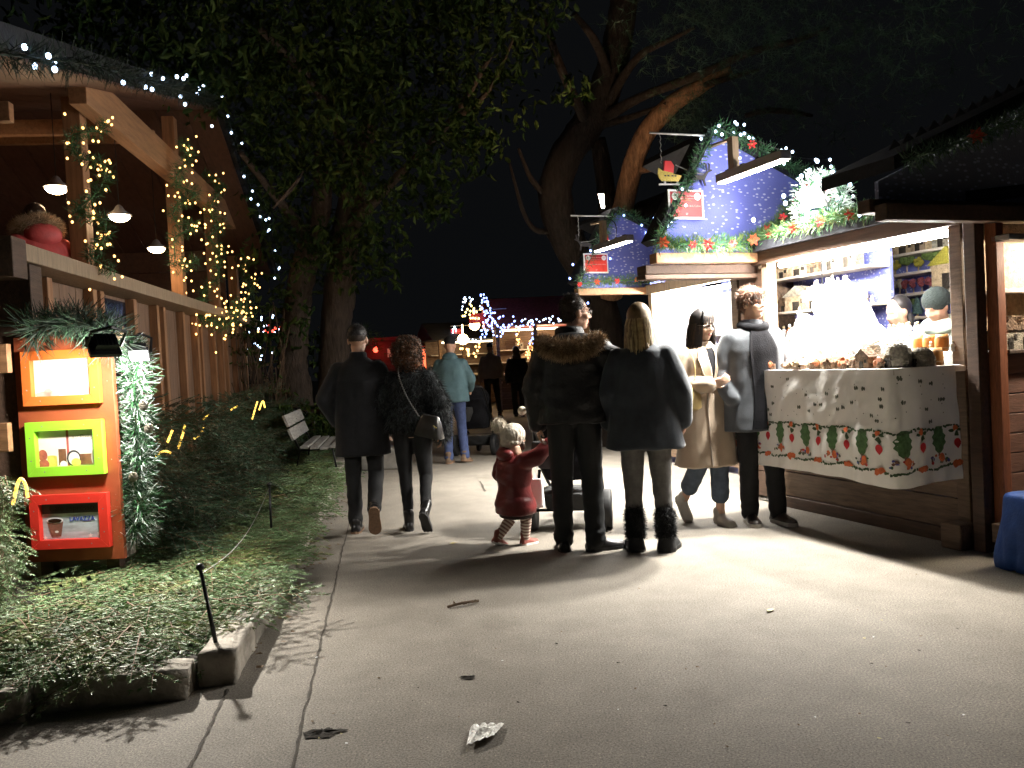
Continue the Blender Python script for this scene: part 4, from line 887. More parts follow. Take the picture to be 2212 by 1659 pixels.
# ---- goods
def it_house(w, d, h, m, mr, door=True):
    b = MB(); b.box((-w / 2, -d / 2, 0), (w / 2, d / 2, h * .6)); b.prism([(-w * .6, -d * .58, h * .58), (w * .6, -d * .58, h * .58), (0, -d * .58, h)], (0, d * 1.16, 0), 1)
    if door: b.box((-w * .16, -d / 2 - .004, 0), (w * .12, -d / 2, h * .36), 2); b.box((w * .2, -d / 2 - .003, h * .28), (w * .36, -d / 2, h * .45), 2)
    return b.mesh("crib_house", [m, mr, soil])
def it_tree(h, mg, cone=False):
    b = MB(); b.tube([(0, 0, 0), (.003, 0, h * .4)], [h * .05, h * .035], 6, 1); b.lathe([(h * .14, 0), (h * .14, h * .03), (h * .04, h * .035)], 8, m=1)
    if cone:
        k = 260; t = RNG.random(k); a = RNG.random(k) * 6.283; r = h * .26 * (1 - t); P = np.stack([r * .5 * np.cos(a), r * .5 * np.sin(a), h * (.15 + .8 * t)], 1); Dv = unit(np.stack([np.cos(a), np.sin(a), np.full(k, .3)], 1)); b.blades(P, Dv, r * .6 + .004, .008, 0)
        b.lathe([(h * .2, h * .12), (h * .13, h * .45), (h * .05, h * .8), (.003, h)], 9)
    else:
        for _ in range(9): b.ell((random.uniform(-.2, .2) * h, random.uniform(-.2, .2) * h, h * random.uniform(.5, .88)), (h * random.uniform(.12, .2),) * 3, n=7, k=5)
    return b.mesh("model_tree", [mg, clay_tan])
def it_figure(h, m):
    b = MB().lathe([(h * .20, 0), (h * .19, h * .1), (h * .14, h * .45), (h * .17, h * .62), (h * .09, h * .74), (.002, h * .76)], 9).ell((0, 0, h * .85), (h * .11, h * .11, h * .13), n=8, k=6, m=1); b.tube([(-h * .16, -.0, h * .62), (-h * .19, -h * .12, h * .45), (-h * .05, -h * .16, h * .42)], h * .045, 5); b.tube([(h * .16, 0, h * .62), (h * .2, -h * .1, h * .42)], h * .045, 5)
    if random.random() < .5: b.lathe([(h * .17, h * .9), (h * .17, h * .92), (h * .09, h * .93), (h * .08, h * 1.0)], 9, m=0)
    return b.mesh("crib_figure", [m, clay_white if m is not clay_white else clay_tan], True)
def it_hut(r, h):
    b = MB(); z = 0; k = 0
    while z < h:
        rr_ = r * (1 if z < h * .6 else math.sqrt(max(.03, 1 - ((z - h * .6) / (h * .42)) ** 2))); b.lathe([(rr_ * random.uniform(.93, 1.03), z), (rr_ * random.uniform(.95, 1.05), z + h * .065)], 13); z += h * .07
    b.box((-r * .3, -r * 1.08, 0), (r * .25, -r * .8, h * .45), 1); return b.mesh("stone_hut", [clay_grey, soil])
def it_barrel(r, h): 
    b = MB().lathe([(r * .8, 0), (r, h * .3), (r, h * .7), (r * .8, h)], 12)
    for z in (.2, .8): b.lathe([(r * .95, h * z), (r * .97, h * (z + .05))], 12, m=1)
    return b.mesh("barrel", [M("honey wood %f" % r, (.45, .20, .05), .5, var=.3), clay_tan], True)
def it_bench(w):
    b = MB().box((-w / 2, -w * .2, w * .28), (w / 2, w * .2, w * .34)); 
    for x in (-.4, .34):
        for y in (-.18, .12): b.box((x * w, y * w, 0), ((x + .07) * w, (y + .07) * w, w * .28))
    return b.mesh("mini_table", [clay_red])
houses = [it_house(.20, .12, .20, clay_tan, cork), it_house(.16, .11, .24, clay_grey, cork), it_house(.24, .12, .19, clay_tan, clay_grey), it_house(.15, .1, .17, cork, cork)]
trees = [it_tree(.15, mini_green), it_tree(.13, mini_yel), it_tree(.14, mini_red), it_tree(.14, mini_green), it_tree(.16, clay_grey)]
cones = [it_tree(.19, mini_blue, True), it_tree(.17, mini_green, True)]
figs = [it_figure(.085, m) for m in (clay_white, clay_white, clay_tan, clay_white, clay_red)]; hut = it_hut(.10, .18); hut2 = it_hut(.06, .10); brl = it_barrel(.035, .09); mtab = it_bench(.09)
def put(me, s, o, z, lab, cat, group, rz=0.0, sc=1.0):
    t = ob(me.name.split('.')[0], me, None, SF(s, o, z), (0, 0, SRZ + R(180) + rz)); t.scale = (sc,) * 3; tag(t, lab, cat, group); return t
for zi, z in enumerate(SHL[:2]):
    s = 2.36
    while s > 1.34:
        sc = random.uniform(.85, 1.2); put(random.choice(houses), s, -.47, z + .0225, ("crib house with cork roof on the top left shelf" if zi == 0 else "crib house with cork roof on the middle left shelf"), "model house", "crib houses on the left shelves", random.uniform(-.4, .4), sc); s -= .21
s = 2.36
while s > 1.5: put(random.choice(figs), s, -.42, SHL[2] + .0225, "small crib figure on the lowest left shelf", "figure", "figures on the lowest left shelf", random.uniform(-1, 1), random.uniform(1, 1.7)); s -= .085
rows = [(SHR[0][0], [houses[1], houses[2]], "crib house on the top right shelf", "model house", .2, 1.0), (SHR[1][0], [trees[0], trees[1], trees[3], houses[1]], "model tree on the second right shelf", "model tree", .125, 1.15), (SHR[2][0], [trees[2], trees[2], trees[4], trees[2]], "small dark red model tree on the third right shelf", "model tree", .085, 1.0), (SHR[3][0], [trees[0], cones[0], trees[3], cones[1], cones[0]], "model tree on the lowest right shelf", "model tree", .125, 1.15)]
for z, pool, lab, cat, stp, sc in rows:
    s = .10 if True else 0
    while s < 1.2: put(random.choice(pool), s + 1.22, -1.53, z + .0255, lab, cat, "goods on the right shelves: " + lab, random.uniform(-.5, .5), sc * random.uniform(.9, 1.15)); s += stp * random.uniform(.85, 1.15)
put(it_house(.34, .2, .36, clay_tan, mini_yel), 1.36, -1.46, SHR[2][0] + .026, "big mossy crib stable at the right end of the third shelf", "model house", None)
for (s_, o_, me, sc, lab, cat, gr) in ((.14, .42, hut, .85, "round dry stone hut at the front corner of the counter", "model hut", None), (.06, .30, hut2, 1.2, "little domed oven beside the post", "model hut", None), (.25, .30, hut2, 1.0, "little stone oven behind the round hut", "model hut", None), (.34, .50, houses[3], .8, "cork log with bare tree at the counter edge", "model", None)):
    put(me, s_, o_, 1.214, lab, cat, gr, 0, sc)
bt_ = MB(); bt_.tube([(0, 0, 0), (0, 0, .05)], .008, 6)
for i in range(16):
    a = i * .8; p = Vector((0, 0, .05)); q = Vector((math.cos(a) * .05, math.sin(a) * .05, random.uniform(.07, .12))); bt_.tube([p, (p + q) / 2 + Vector((0, 0, .015)), q], [.005, .003, .0015], 4)
put(bt_.mesh("bare_tree", [clay_tan]), .36, .46, 1.214, "tiny bare model tree at the counter edge", "model tree", None, 0, 1.2)
bits = []
for q_ in range(6):
    b_ = MB()
    for _ in range(4): b_.box((random.uniform(-.045, 0), random.uniform(-.03, 0), 0), (random.uniform(.005, .045), random.uniform(.005, .03), random.uniform(.012, .05)), random.randrange(2))
    b_.prism([(-.03, -.02, .03), (.03, -.02, .03), (0, -.02, .065)], (0, .045, 0), 1); b_.ell((random.uniform(-.02, .02), -.02, .035), (.015, .015, .02), n=7, k=5, m=1)
    bits.append(b_.mesh('crib_scene', [[clay_tan, cork], [cork, clay_red], [clay_grey, clay_tan], [clay_tan, clay_red], [wood_br, clay_tan], [clay_grey, cork]][q_]))
for i in range(95): put(random.choice(bits), random.uniform(.1, 1.55), random.uniform(.22, .56), 1.214, 'tiny brown and tan crib scene piece packed along the front of the counter', 'miniature', 'brown crib pieces along the counter front', random.uniform(-1.2, 1.2), random.uniform(.8, 1.35))
k = 0
for i in range(105):
    s = random.uniform(.08, 1.7); o = random.uniform(-.05, .54)
    if s < .5 and o > .25: continue
    me = random.choice(figs + [mtab, hut2, figs[2], figs[4]]); 
    nm = me.name.split('.')[0]
    lab = {"crib_figure": "small painted crib figure crowded on the white counter", "mini_table": "tiny terracotta table on the white counter", "stone_hut": "tiny stone oven among the counter figures"}[nm]
    put(me, s, o, 1.214 if o > .03 else 1.301, lab, "figure" if nm == "crib_figure" else "miniature", lab, random.uniform(-1, 1), random.uniform(.6, 1.0))
for i in range(84):
    s = random.uniform(.55, 2.0); o = -.13 if i % 2 else -.27; z = 1.301 if i % 2 else 1.421
    if i % 2 == 0 and s > .95: zz = max(0, 1 - ((s - 1.42) / .5) ** 2) ** .5; z = 1.45 + .40 * zz; o = -.17
    put(random.choice([figs[0], figs[1], figs[3]]), s, o + random.uniform(-.04, .04), z, "white crib figure on the snowy steps of the counter", "figure", "white figures on the snowy steps", random.uniform(-1, 1), random.uniform(.9, 1.4))
for i, (s_, o_) in enumerate(((.16, .02), (.30, -.02), (.42, -.05), (.10, .14))): put(brl, s_, o_, 1.302 if o_ < .03 else 1.214, "honey coloured wooden barrel at the right of the counter", "barrel", "barrels on the counter", 0, 1.3)
for i in range(12):
    s_ = -.115; o_ = -.22 - i * .13; z_ = random.choice([1.2955, 1.6905]); put(random.choice(houses[:3]), s_ if z_ > 1.5 else s_, o_, z_, "tan crib building on the right edge stall shelves", "model house", "crib buildings of the right edge stall", R(90), .9)
# ------------------------------------------------------------------ trees
def leaves_mb(blobs, n, L0=.11, droop=.7):
    mb = MB(); wts = np.array([b[1] ** 2 for b in blobs]); wts = wts / wts.sum()
    idx = RNG.choice(len(blobs), n, p=wts); c = np.array([tuple(b[0]) for b in blobs])[idx]; r = np.array([b[1] for b in blobs])[idx]
    d = unit(RNG.normal(size=(n, 3))); rad = r * RNG.uniform(.25, 1.0, n) ** .5
    P = c + d * rad[:, None] * np.array([1, 1, .85])
    # bunch leaves round twig ends
    P = np.round(P / .22) * .22 * .55 + P * .45
    keep = np.array([noise.noise(Vector(p) * 1.5) > -.22 for p in P]); P = P[keep]; k = len(P)
    Dv = unit(RNG.normal(size=(k, 3)) * .75 + np.array([0, -.25, -droop])); L = L0 * RNG.uniform(.65, 1.35, k); W = L * RNG.uniform(.36, .5, k)
    sd = unit(np.cross(Dv, RNG.normal(size=(k, 3)))); nn = np.cross(Dv, sd)
    m = (P + Dv * (L * .5)[:, None]); t = P + Dv * L[:, None] - nn * (L * .12)[:, None]; q = (W / 2)[:, None]
    a1 = P + Dv * (L * .28)[:, None]; a2 = P + Dv * (L * .68)[:, None]; up = nn * (W * .18)[:, None]
    V = np.stack([P, a1 + sd * q * .85 + up, a2 + sd * q * .8 + up, t, a2 - sd * q * .8 + up, a1 - sd * q * .85 + up, m], 1).reshape(-1, 3)
    F = (np.arange(k) * 7)[:, None, None] + np.array([[0, 1, 2, 6], [6, 2, 3, 4], [0, 6, 4, 5]])[None]
    F = F.reshape(-1, 4); cut = len(F) * 2 // 3 // 3 * 3
    mb.add(V, F, 0); mi = np.repeat((RNG.random(k) < .4).astype(int), 3); mb.m[-1] = mi
    return mb
et = thing("evergreen_tree", "big dark evergreen tree with drooping glossy leaves overhanging the path", "tree", G(722, 885) if False else Vector((-3.0, 14.2, 0)))
tp = lambda l: [D(u, v, d) - et.location for u, v, d in l]
def bark_tube(mb, pts, rads, n=18, seed=0, amp=.12):
    P, L = interp(smoothpath(pts, 2), max(10, int(len(pts) * 9))); rr = np.interp(np.linspace(0, 1, len(P)), np.linspace(0, 1, len(rads)), rads)
    t = MB(); t.tube([Vector(p) for p in P], list(rr), n, 0)
    V = t.V[0]
    for i in range(len(P)):
        for j in range(n):
            q = V[i * n + j]; dv = q - P[i]; f = 1 + amp * noise.noise(Vector((j * 1.7 + seed, i * .23, seed))) + amp * .6 * (1 if (j + int(i / 5 + noise.noise(Vector((i * .3, j, 1))) * 2)) % 3 == 0 else -.4); V[i * n + j] = P[i] + dv * f
    mb.merge(t)
tr = MB()
bark_tube(tr, [(0, 0, -.1)] + tp([(722, 800, 14.2), (725, 700, 14.2), (735, 610, 14.1), (745, 500, 13.8), (770, 380, 13.4), (800, 250, 13.0)]), [.40, .27, .25, .25, .22, .18, .12], 20, 1, .10)
bark_tube(tr, tp([(640, 880, 14.0), (630, 780, 14.0), (640, 680, 13.9), (650, 600, 13.7), (672, 520, 13.5), (700, 440, 13.2), (690, 330, 12.8)]), [.30, .24, .22, .21, .18, .14, .09], 18, 2, .12)
for l, r in (([(672, 520, 13.5), (600, 430, 12.5), (520, 330, 11)], [.10, .06, .03]), ([(745, 500, 13.8), (860, 380, 12.5), (980, 260, 11.6), (1060, 120, 11)], [.13, .07, .05, .03]), ([(770, 380, 13.4), (700, 200, 11.5), (560, 60, 9.5)], [.12, .07, .04]), ([(980, 260, 11.6), (1060, 200, 11.5), (1110, 80, 11.2)], [.05, .03, .015]), ([(600, 440, 10.5), (640, 400, 10.5), (655, 370, 10.5)], [.02, .015, .008]), ([(590, 450, 10.5), (645, 385, 10.4)], [.012, .01])):
    bark_tube(tr, tp(l), r, 10, 3, .08)
obj("trunk", tr, bark, et, smooth=True)
bl = [((60, -10, 8.5), 1.0), ((260, 10, 9), 1.1), ((450, 60, 9.5), 1.1), ((620, 90, 10.5), 1.5), ((520, 190, 11.0), .9), ((840, 60, 11), 1.5), ((1030, 60, 11.5), 1.1), ((1070, 220, 11.5), .6), ((960, 300, 11.5), .85), ((1030, 265, 11.4), .5), ((810, 240, 11.2), 1.2), ((660, 260, 11.8), 1.2), ((600, 380, 12.6), .8), ((700, 420, 13), 1.1), ((830, 400, 12), .8), ((900, 420, 12), .55), ((955, 445, 12), .28), ((740, 540, 13.2), .75), ((820, 530, 13.0), .5), ((630, 560, 13.4), .8), ((850, 600, 13), .25), ((600, 690, 13.4), .6), ((700, 760, 14.4), .5), ((900, -120, 10), 2.0), ((500, -150, 9), 2.0), ((1240, 190, 11.3), .28), ((1225, 205, 11.2), .2), ((1080, -40, 11.0), 1.0)]
lv = leaves_mb([(D(*b[0]) - et.location, b[1]) for b in bl], 24000, .125)
obj("crown", lv, [leaf_a, leaf_b], et)
# leafless shrub and undergrowth by the chalet end
sh = thing("shrub", "tangled dry twiggy shrub between the chalet and the evergreen trunk", "shrub", Vector((-4.3, 13.2, 0))); tw = MB()
for i in range(95):
    x0 = random.uniform(-.75, .75); p = Vector((x0, random.uniform(-.5, .5), 0)); q = p + Vector((random.uniform(-.35, .35), random.uniform(-.2, .2), random.uniform(1.1, 2.6))); m_ = (p + q) / 2 + Vector((random.uniform(-.15, .15), 0, 0)); tw.tube(smoothpath([p, m_, q], 2), .009, 4, 0)
    if i % 2: tw.tube([m_, m_ + Vector((random.uniform(-.4, .4), random.uniform(-.2, .2), random.uniform(.2, .6)))], [.006, .003], 4, 0)
obj("stems", tw, twig_m, sh); fo = leaves_mb([(Vector((random.uniform(-.8, .8), random.uniform(-.5, .5), random.uniform(.2, 2.4))), .35) for _ in range(26)], 2600, .07, .4); obj("foliage", fo, [leaf_b, dryleaf], sh)
us = leaves_mb([(Vector((-2.9 + random.uniform(-.9, .7), 12.6 + random.uniform(-.4, 2.0), random.uniform(.1, .8))), .35) for _ in range(30)], 3600, .10, .2)
tag(obj("undergrowth", us, [leaf_a, leaf_b]), "low leafy undergrowth behind the grey bench", "undergrowth", kind='stuff')
# pine behind the second stall
pt = thing("pine_tree", "leaning pine with orange lit limb rising behind the second stall", "tree", Vector((1.5, 13.3, 0))); pq = lambda l: [D(u, v, d) - pt.location for u, v, d in l]
p_ = MB()
bark_tube(p_, [(0.05, 0, -.1)] + pq([(1318, 760, 13.2), (1300, 660, 13.2), (1262, 580, 13.1), (1215, 500, 13.0), (1195, 420, 12.9), (1212, 350, 12.8), (1255, 290, 12.8), (1300, 225, 12.7), (1325, 140, 12.6), (1345, 30, 12.5), (1360, -90, 12.4)]), [.32, .26, .25, .25, .26, .26, .25, .24, .24, .22, .20, .18], 22, 5, .07)
obj("trunk", p_, bark_pine, pt, smooth=True)
def limb(l, r, m=bark_pine, seed=1):
    q = MB(); bark_tube(q, pq(l), r, 14, seed, .07); obj("limb", q, m, pt, smooth=True)
limb([(1318, 640, 13.0), (1330, 520, 12.6), (1346, 450, 12.4), (1362, 370, 12.3), (1390, 290, 12.2), (1445, 228, 12.1), (1505, 190, 12.0), (1580, 150, 11.8)], [.18, .17, .165, .15, .14, .14, .11, .07], bark_lit, 7)
limb([(1318, 560, 13.4), (1312, 420, 13.3), (1298, 340, 13.3), (1290, 300, 13.2)], [.18, .15, .14, .12], bark_pine, 8)
limb([(1368, 368, 12.25), (1420, 355, 12.3), (1480, 350, 12.3), (1525, 325, 12.3), (1570, 295, 12.3)], [.08, .085, .09, .09, .07], bark_lit, 9)
limb([(1350, 470, 12.6), (1420, 440, 12.9), (1480, 415, 12.9)], [.12, .13, .12], bark_pine, 3)
for i, (l, r) in enumerate((([(1300, 250, 12.7), (1370, 120, 12), (1440, 90, 11.5), (1500, 60, 11)], [.08, .06, .04, .02]), ([(1270, 270, 12.7), (1220, 170, 12), (1190, 90, 11.6), (1180, 40, 11.5)], [.09, .07, .06, .04]), ([(1310, 250, 12.6), (1390, 205, 12), (1520, 160, 11.5), (1620, 110, 11), (1720, 90, 10.6), (1790, 60, 10)], [.09, .06, .06, .05, .04, .02]), ([(1300, 270, 12.7), (1360, 255, 12.4), (1440, 225, 12)], [.06, .045, .03]), ([(1610, 250, 11), (1650, 238, 11), (1700, 240, 11), (1755, 250, 11)], [.03, .04, .035, .02]), ([(1500, 190, 12.0), (1570, 170, 11.7), (1640, 150, 11.5)], [.05, .04, .02]), ([(1320, 180, 12.6), (1290, 90, 12), (1240, 30, 11.6)], [.08, .06, .04]), ([(1210, 440, 12.9), (1150, 400, 12.7), (1120, 320, 12.5)], [.06, .04, .02]), ([(1200, 500, 13), (1140, 500, 12.8), (1100, 350, 12.6)], [.05, .03, .015]))): limb(l, r, bark_pine, 11 + i)
nd = MB()
for (u, v, d, rr_) in ((1450, 60, 11, .8), (1600, 60, 10.5, .9), (1750, 80, 10.2, .8), (1700, 200, 10.5, .7), (1900, 120, 9.5, .9), (2050, 60, 9, .9), (1600, 10, 10, .9), (1850, 20, 9, 1.0), (1500, 250, 11.4, .4)):
    c = np.array(D(u, v, d) - pt.location); k = 110; P = c + RNG.normal(size=(k, 3)) * rr_ * .5
    for p in P: n_ = 16; nd.blades(np.repeat([p], n_, 0), unit(RNG.normal(size=(n_, 3)) + np.array([.4, 0, -.2])), RNG.uniform(.09, .17, n_), .004, 0)
obj("crown", nd, fir_dk, pt)

# ------------------------------------------------------------------ grey slatted bench, concrete block
bn = thing("park_bench", "weathered grey slatted park bench at the kerb edge", "bench", LF(10.7, 1.18, .0), LRZ)
for k in range(4): obj("seat_slat", MB().box((0, -.36 + k * .12, .41 + .012 * abs(k - 1)), (1.7, -.26 + k * .12, .44 + .012 * abs(k - 1))), wood_grey, bn, bevel=.005)
for k, (z, y) in enumerate(((.55, .16), (.72, .21))): obj("back_slat", MB().prism([(0, y, z), (0, y + .03, z - .01), (0, y + .085, z + .13), (0, y + .055, z + .14)], (1.7, 0, 0)), wood_grey, bn, bevel=.004)
for x in (.18, 1.5): obj("leg_frame", MB().tube([(x, -.34, 0), (x, -.28, .40), (x, .12, .40), (x, .22, .0)], .014, 6).tube([(x, .12, .40), (x, .20, .6), (x, .30, .88)], .014, 6), metal_bk, bn, smooth=True)
tag(obj("concrete_block", MB().box((-.28, -.2, 0), (.28, .2, .28)), conc, None, D(818, 1000, 11.6) * Vector((1, 1, 0)) if False else (-1.82, 11.7, 0), bevel=.02), "low grey concrete block on the path beyond the walking couple", "block")

# ------------------------------------------------------------------ far stalls and lights
def far_stall(name_lab, p, w_, d_, h_, rz, wallm, lit, energy, roof_h=.75, roofm=roof_red):
    t = thing("market_stall", name_lab, "stall", p, rz)
    obj("roof", MB().prism([(-w_ / 2 - .3, -d_ / 2 - .35, h_), (-w_ / 2 - .3, d_ / 2 + .3, h_), (-w_ / 2 - .3, 0, h_ + roof_h)], (w_ + .6, 0, 0)), roofm, t)
    for x in (-w_ / 2, w_ / 2 - .1, -.4): obj("post", MB().box((x, -d_ / 2 - .02, 0), (x + .1, -d_ / 2 + .08, h_)), wood_br, t)
    obj("plank_wall", planks(MB(), -w_ / 2 + .1, w_ / 2 - .1, -d_ / 2 + .07, .05, 1.0, 6), wood_dk, t); obj("back_wall", MB().box((-w_ / 2, d_ / 2 - .05, 0), (w_ / 2, d_ / 2, h_ - .01)), wallm, t)
    obj("counter", MB().box((-w_ / 2 + .1, -d_ / 2 - .2, 1.0), (w_ / 2 - .1, .2, 1.05)), shelf_m, t)
    for z in (1.35, 1.7): obj("shelf", MB().box((-w_ / 2 + .1, d_ / 2 - .35, z), (w_ / 2 - .1, d_ / 2 - .06, z + .03)), shelf_m, t)
    obj("lamp", MB().box((-w_ / 2 + .3, -.2, h_ - .1), (w_ / 2 - .3, -.12, h_ - .05)), lit, t); lamp_light('POINT', (0, -.1, h_ - .3), energy, (1, .72, .42), .15, parent=t)
    return t
warm_tube = EM("warm strip light", (1, .80, .5), 6)
cr = D(1150, 830, 24) * Vector((1, 1, 0)); fs = far_stall("far stall with long red shingle roof and blue white bulbs along its eave", Vector((1.0, 24.5, 0)), 2.9, 1.8, 2.35, R(4), wood_br, warm_tube, 45, .85)
for i in range(26): 
    q = ob("far_goods", (figs + houses)[i % 9], fs, (-1.2 + 2.4 * random.random(), .62, random.choice([1.38, 1.73, 1.055])), (0, 0, 0)); q.scale = (1.4,) * 3
def bulb_string(lab, pts, mat, r, jit=0.0, group=None, wire=True):
    ps = [Vector(p) + Vector(RNG.normal(size=3)) * jit for p in pts]; t = obj("string_light", MB().tube([Vector(p) for p in pts], .004, 4), metal_bk); tag(t, lab, "lights", group); bulbs(t, ps, mat, r); return t
def rnd_line(l, n): P, L = interp([D(*p) for p in l], 400); return [Vector(P[RNG.integers(0, 400)]) for _ in range(n)]
bulb_string("blue white bulb cluster on the left post of the red roofed stall", sorted(rnd_line([(1046, 640, 22.5), (1048, 690, 22.5), (1044, 740, 22.5)], 34), key=lambda p: p.z), b_blue, .022, .06)
bulb_string("second blue white bulb strand on the corner of the red roofed stall", sorted(rnd_line([(1056, 645, 22.3), (1060, 680, 22.3), (1062, 700, 22.3)], 16), key=lambda p: p.z), b_blue, .022, .05)
bulb_string("dense blue white bulbs hanging under the left end of the red roof", sorted(rnd_line([(1062, 692, 22.6), (1085, 700, 22.6), (1080, 718, 22.6), (1105, 706, 22.6), (1130, 696, 22.6)], 46), key=lambda p: p.x), b_blue, .022, .13)
bulb_string("blue white bulbs along the right eave of the red roof", sorted(rnd_line([(1130, 694, 22.6), (1180, 692, 22.6), (1235, 690, 22.6)], 24), key=lambda p: p.x), b_cool, .019, .05)
bulb_string("blue white bulb strand on the middle post of the red roofed stall", sorted(rnd_line([(1148, 692, 22.6), (1150, 745, 22.6)], 14), key=lambda p: p.z), b_blue, .021, .05)
bulb_string("warm yellow bulbs round the window of the red roofed stall", sorted(rnd_line([(1118, 705, 22.5), (1118, 760, 22.5)], 16), key=lambda p: p.z), b_warm, .019, .02)
bulb_string("warm yellow bulb swirl beside the black hooded walker", sorted(rnd_line([(1140, 770, 22.4), (1150, 740, 22.4), (1158, 770, 22.4), (1150, 790, 22.4), (1164, 800, 22.4)], 40), key=lambda p: p.z), b_warm, .019, .06)
bulb_string("small yellow lights low beside the black hooded walker", rnd_line([(1136, 850, 20.5), (1142, 860, 20.5), (1140, 868, 20.5)], 9), b_amber, .016, .05)
bulb_string("yellow star shaped lights hung before the red roofed stall", [D(u, v, 23) for u, v in ((1014, 655), (1018, 662), (1010, 668), (1006, 675), (1000, 683), (1012, 680), (1022, 684), (1034, 688), (1030, 672), (1038, 670), (1022, 668), (1016, 672), (1008, 682), (1018, 686), (1026, 687))], EM("yellow star bulb", (1, .78, .25), 4), .026, .02)
bulb_string("cold bulbs on the sign bar left of the red roofed stall", sorted(rnd_line([(994, 670, 23.5), (1000, 648, 23.5), (1030, 652, 23.5)], 14), key=lambda p: p.x), b_cool, .019, .05)
bulb_string("cold bulbs on the narrow post of the farthest stall", sorted(rnd_line([(982, 706, 28), (986, 732, 28)], 10), key=lambda p: p.z), b_cool, .022, .05)
bulb_string("cold bulb row under the farthest stall roof", sorted(rnd_line([(995, 738, 28), (1040, 735, 28)], 14), key=lambda p: p.x), b_cool, .02, .05)
bulb_string("warm bulbs low over the crowd at the end of the path", sorted(rnd_line([(1000, 755, 27), (1035, 752, 27), (1018, 762, 27)], 16), key=lambda p: p.x), b_warm, .034, .12)
globe = EM("warm globe lamp", (1, .68, .30), 16)
for u, v, d, r, lab in ((1025, 702, 24, .15, "higher glowing globe lamp left of the red roof"), (1000, 733, 27, .17, "lower glowing globe lamp at the end of the path")):
    t = obj("globe_lamp", MB().ell((0, 0, 0), (r, r, r), n=14, k=10).tube([(0, 0, r * .95), (0, 0, r + .3)], .02, 6), globe, None, D(u, v, d), smooth=True); tag(t, lab, "lamp"); lamp_light('POINT', D(u, v, d) + Vector((0, -.5, 0)), 30, (1, .66, .33), .15)
far_stall("farthest warm lit stall at the end of the path", Vector((-1.5, 29, 0)), 2.4, 1.8, 2.2, R(20), wood_br, warm_tube, 12, .6, roof_dk)
for u, v, d, w_, h_, lab in ((1030, 688, 23.2, .42, .26, "small dark red sign hanging left of the red roof"), (985, 719, 28, .34, .26, "tiny red sign of the farthest stall")):
    t = thing("hanging_sign", lab, "sign", D(u, v, d)); obj("board", MB().box((-w_ / 2, 0, -h_ / 2), (w_ / 2, .01, h_ / 2)), red_p, t); obj("emblem", MB().box((-.03, -.004, -.06), (.03, -.001, .06)), pink_ink, t); obj("rod", MB().tube([(-w_ / 2, 0, h_ / 2 + .1), (w_ / 2 + .6, 0, h_ / 2 + .1)], .012, 6), metal_gr, t)
# red kiosk with red lamp, white lit palm
ks = thing("kiosk", "red flat roofed kiosk lit by a red lamp", "kiosk", Vector((-4.6, 31, 0)), R(-4))
obj("wall", MB().box((-1.2, -1, 0), (1.1, 1, 2.35)), M("kiosk red", (.09, .010, .012), .6), ks); obj("side_wall", MB().box((1.104, -1, 0), (1.2, 1, 2.3)), M("kiosk brick", (.20, .04, .04), .7), ks); obj("roof", MB().box((-1.3, -1.1, 2.352), (1.3, 1.1, 2.45)), M("kiosk roof", (.2, .02, .025), .6), ks); obj("notice", MB().box((.35, -1.02, 1.75), (.55, -1.004, 2.05)), white_p, ks)
obj("window", MB().box((-.9, -1.03, 1.0), (.1, -1.003, 1.7)), glass_dk, ks)
rl = obj("red_lamp", MB().ell((0, 0, 0), (.09, .09, .09), n=10, k=8).tube([(0, 0, .05), (0, .2, .12)], .015, 5), b_red, None, Vector((-4.70, 29.75, 2.02)), smooth=True); tag(rl, "glowing red lamp on the front of the red kiosk", "lamp"); lamp_light('POINT', Vector((-4.7, 29.4, 2.0)), 3, (1, .08, .05), .1)
pa = thing("palm_tree", "palm wrapped in dazzling white lights behind the short haired man", "tree", Vector((-5.1, 27, 0)))
obj("trunk", MB().tube([(0, 0, 0), (.05, 0, 1.2), (0, 0, 2.2)], [.2, .17, .16], 10), bark, pa)
fr = MB()
for i in range(34):
    a = i * 2.4; e = random.uniform(-.2, 1.1); d0 = Vector((math.cos(a) * math.cos(e), math.sin(a) * math.cos(e), math.sin(e))); pts = [Vector((0, 0, 2.2)) + d0 * t + Vector((0, 0, -.35 * t * t)) for t in np.linspace(0, 1.1, 6)]; fr.tube(pts, [.012, .01, .008, .006, .004, .002], 4)
    P = np.array([tuple(p) for p in pts])[1:]; P = np.repeat(P, 6, 0); fr.blades(P, unit(np.array(d0) * .7 + RNG.normal(size=(len(P), 3)) * .5 + np.array([0, 0, -.2])), .26, .018)
obj("crown", fr, leaf_a, pa)
for i in range(100):
    d0 = unit(RNG.normal(size=(1, 3)))[0]; ob("bulb", bulb_mesh(b_cool, .026), pa, tuple(np.array([-.1, -.3, 2.35]) + d0 * RNG.uniform(.05, .75) * np.array([.75, .6, .9])))
bulb_string("white and red bulbs glimpsed through the shrub at the chalet end", rnd_line([(560, 700, 17), (575, 690, 17), (565, 730, 17), (560, 755, 17), (580, 715, 17), (600, 700, 17)], 34), b_cool, .02, .16)
bulb_string("few red bulbs glimpsed through the shrub", rnd_line([(572, 716, 17), (600, 718, 17)], 6), b_red, .025, .08)

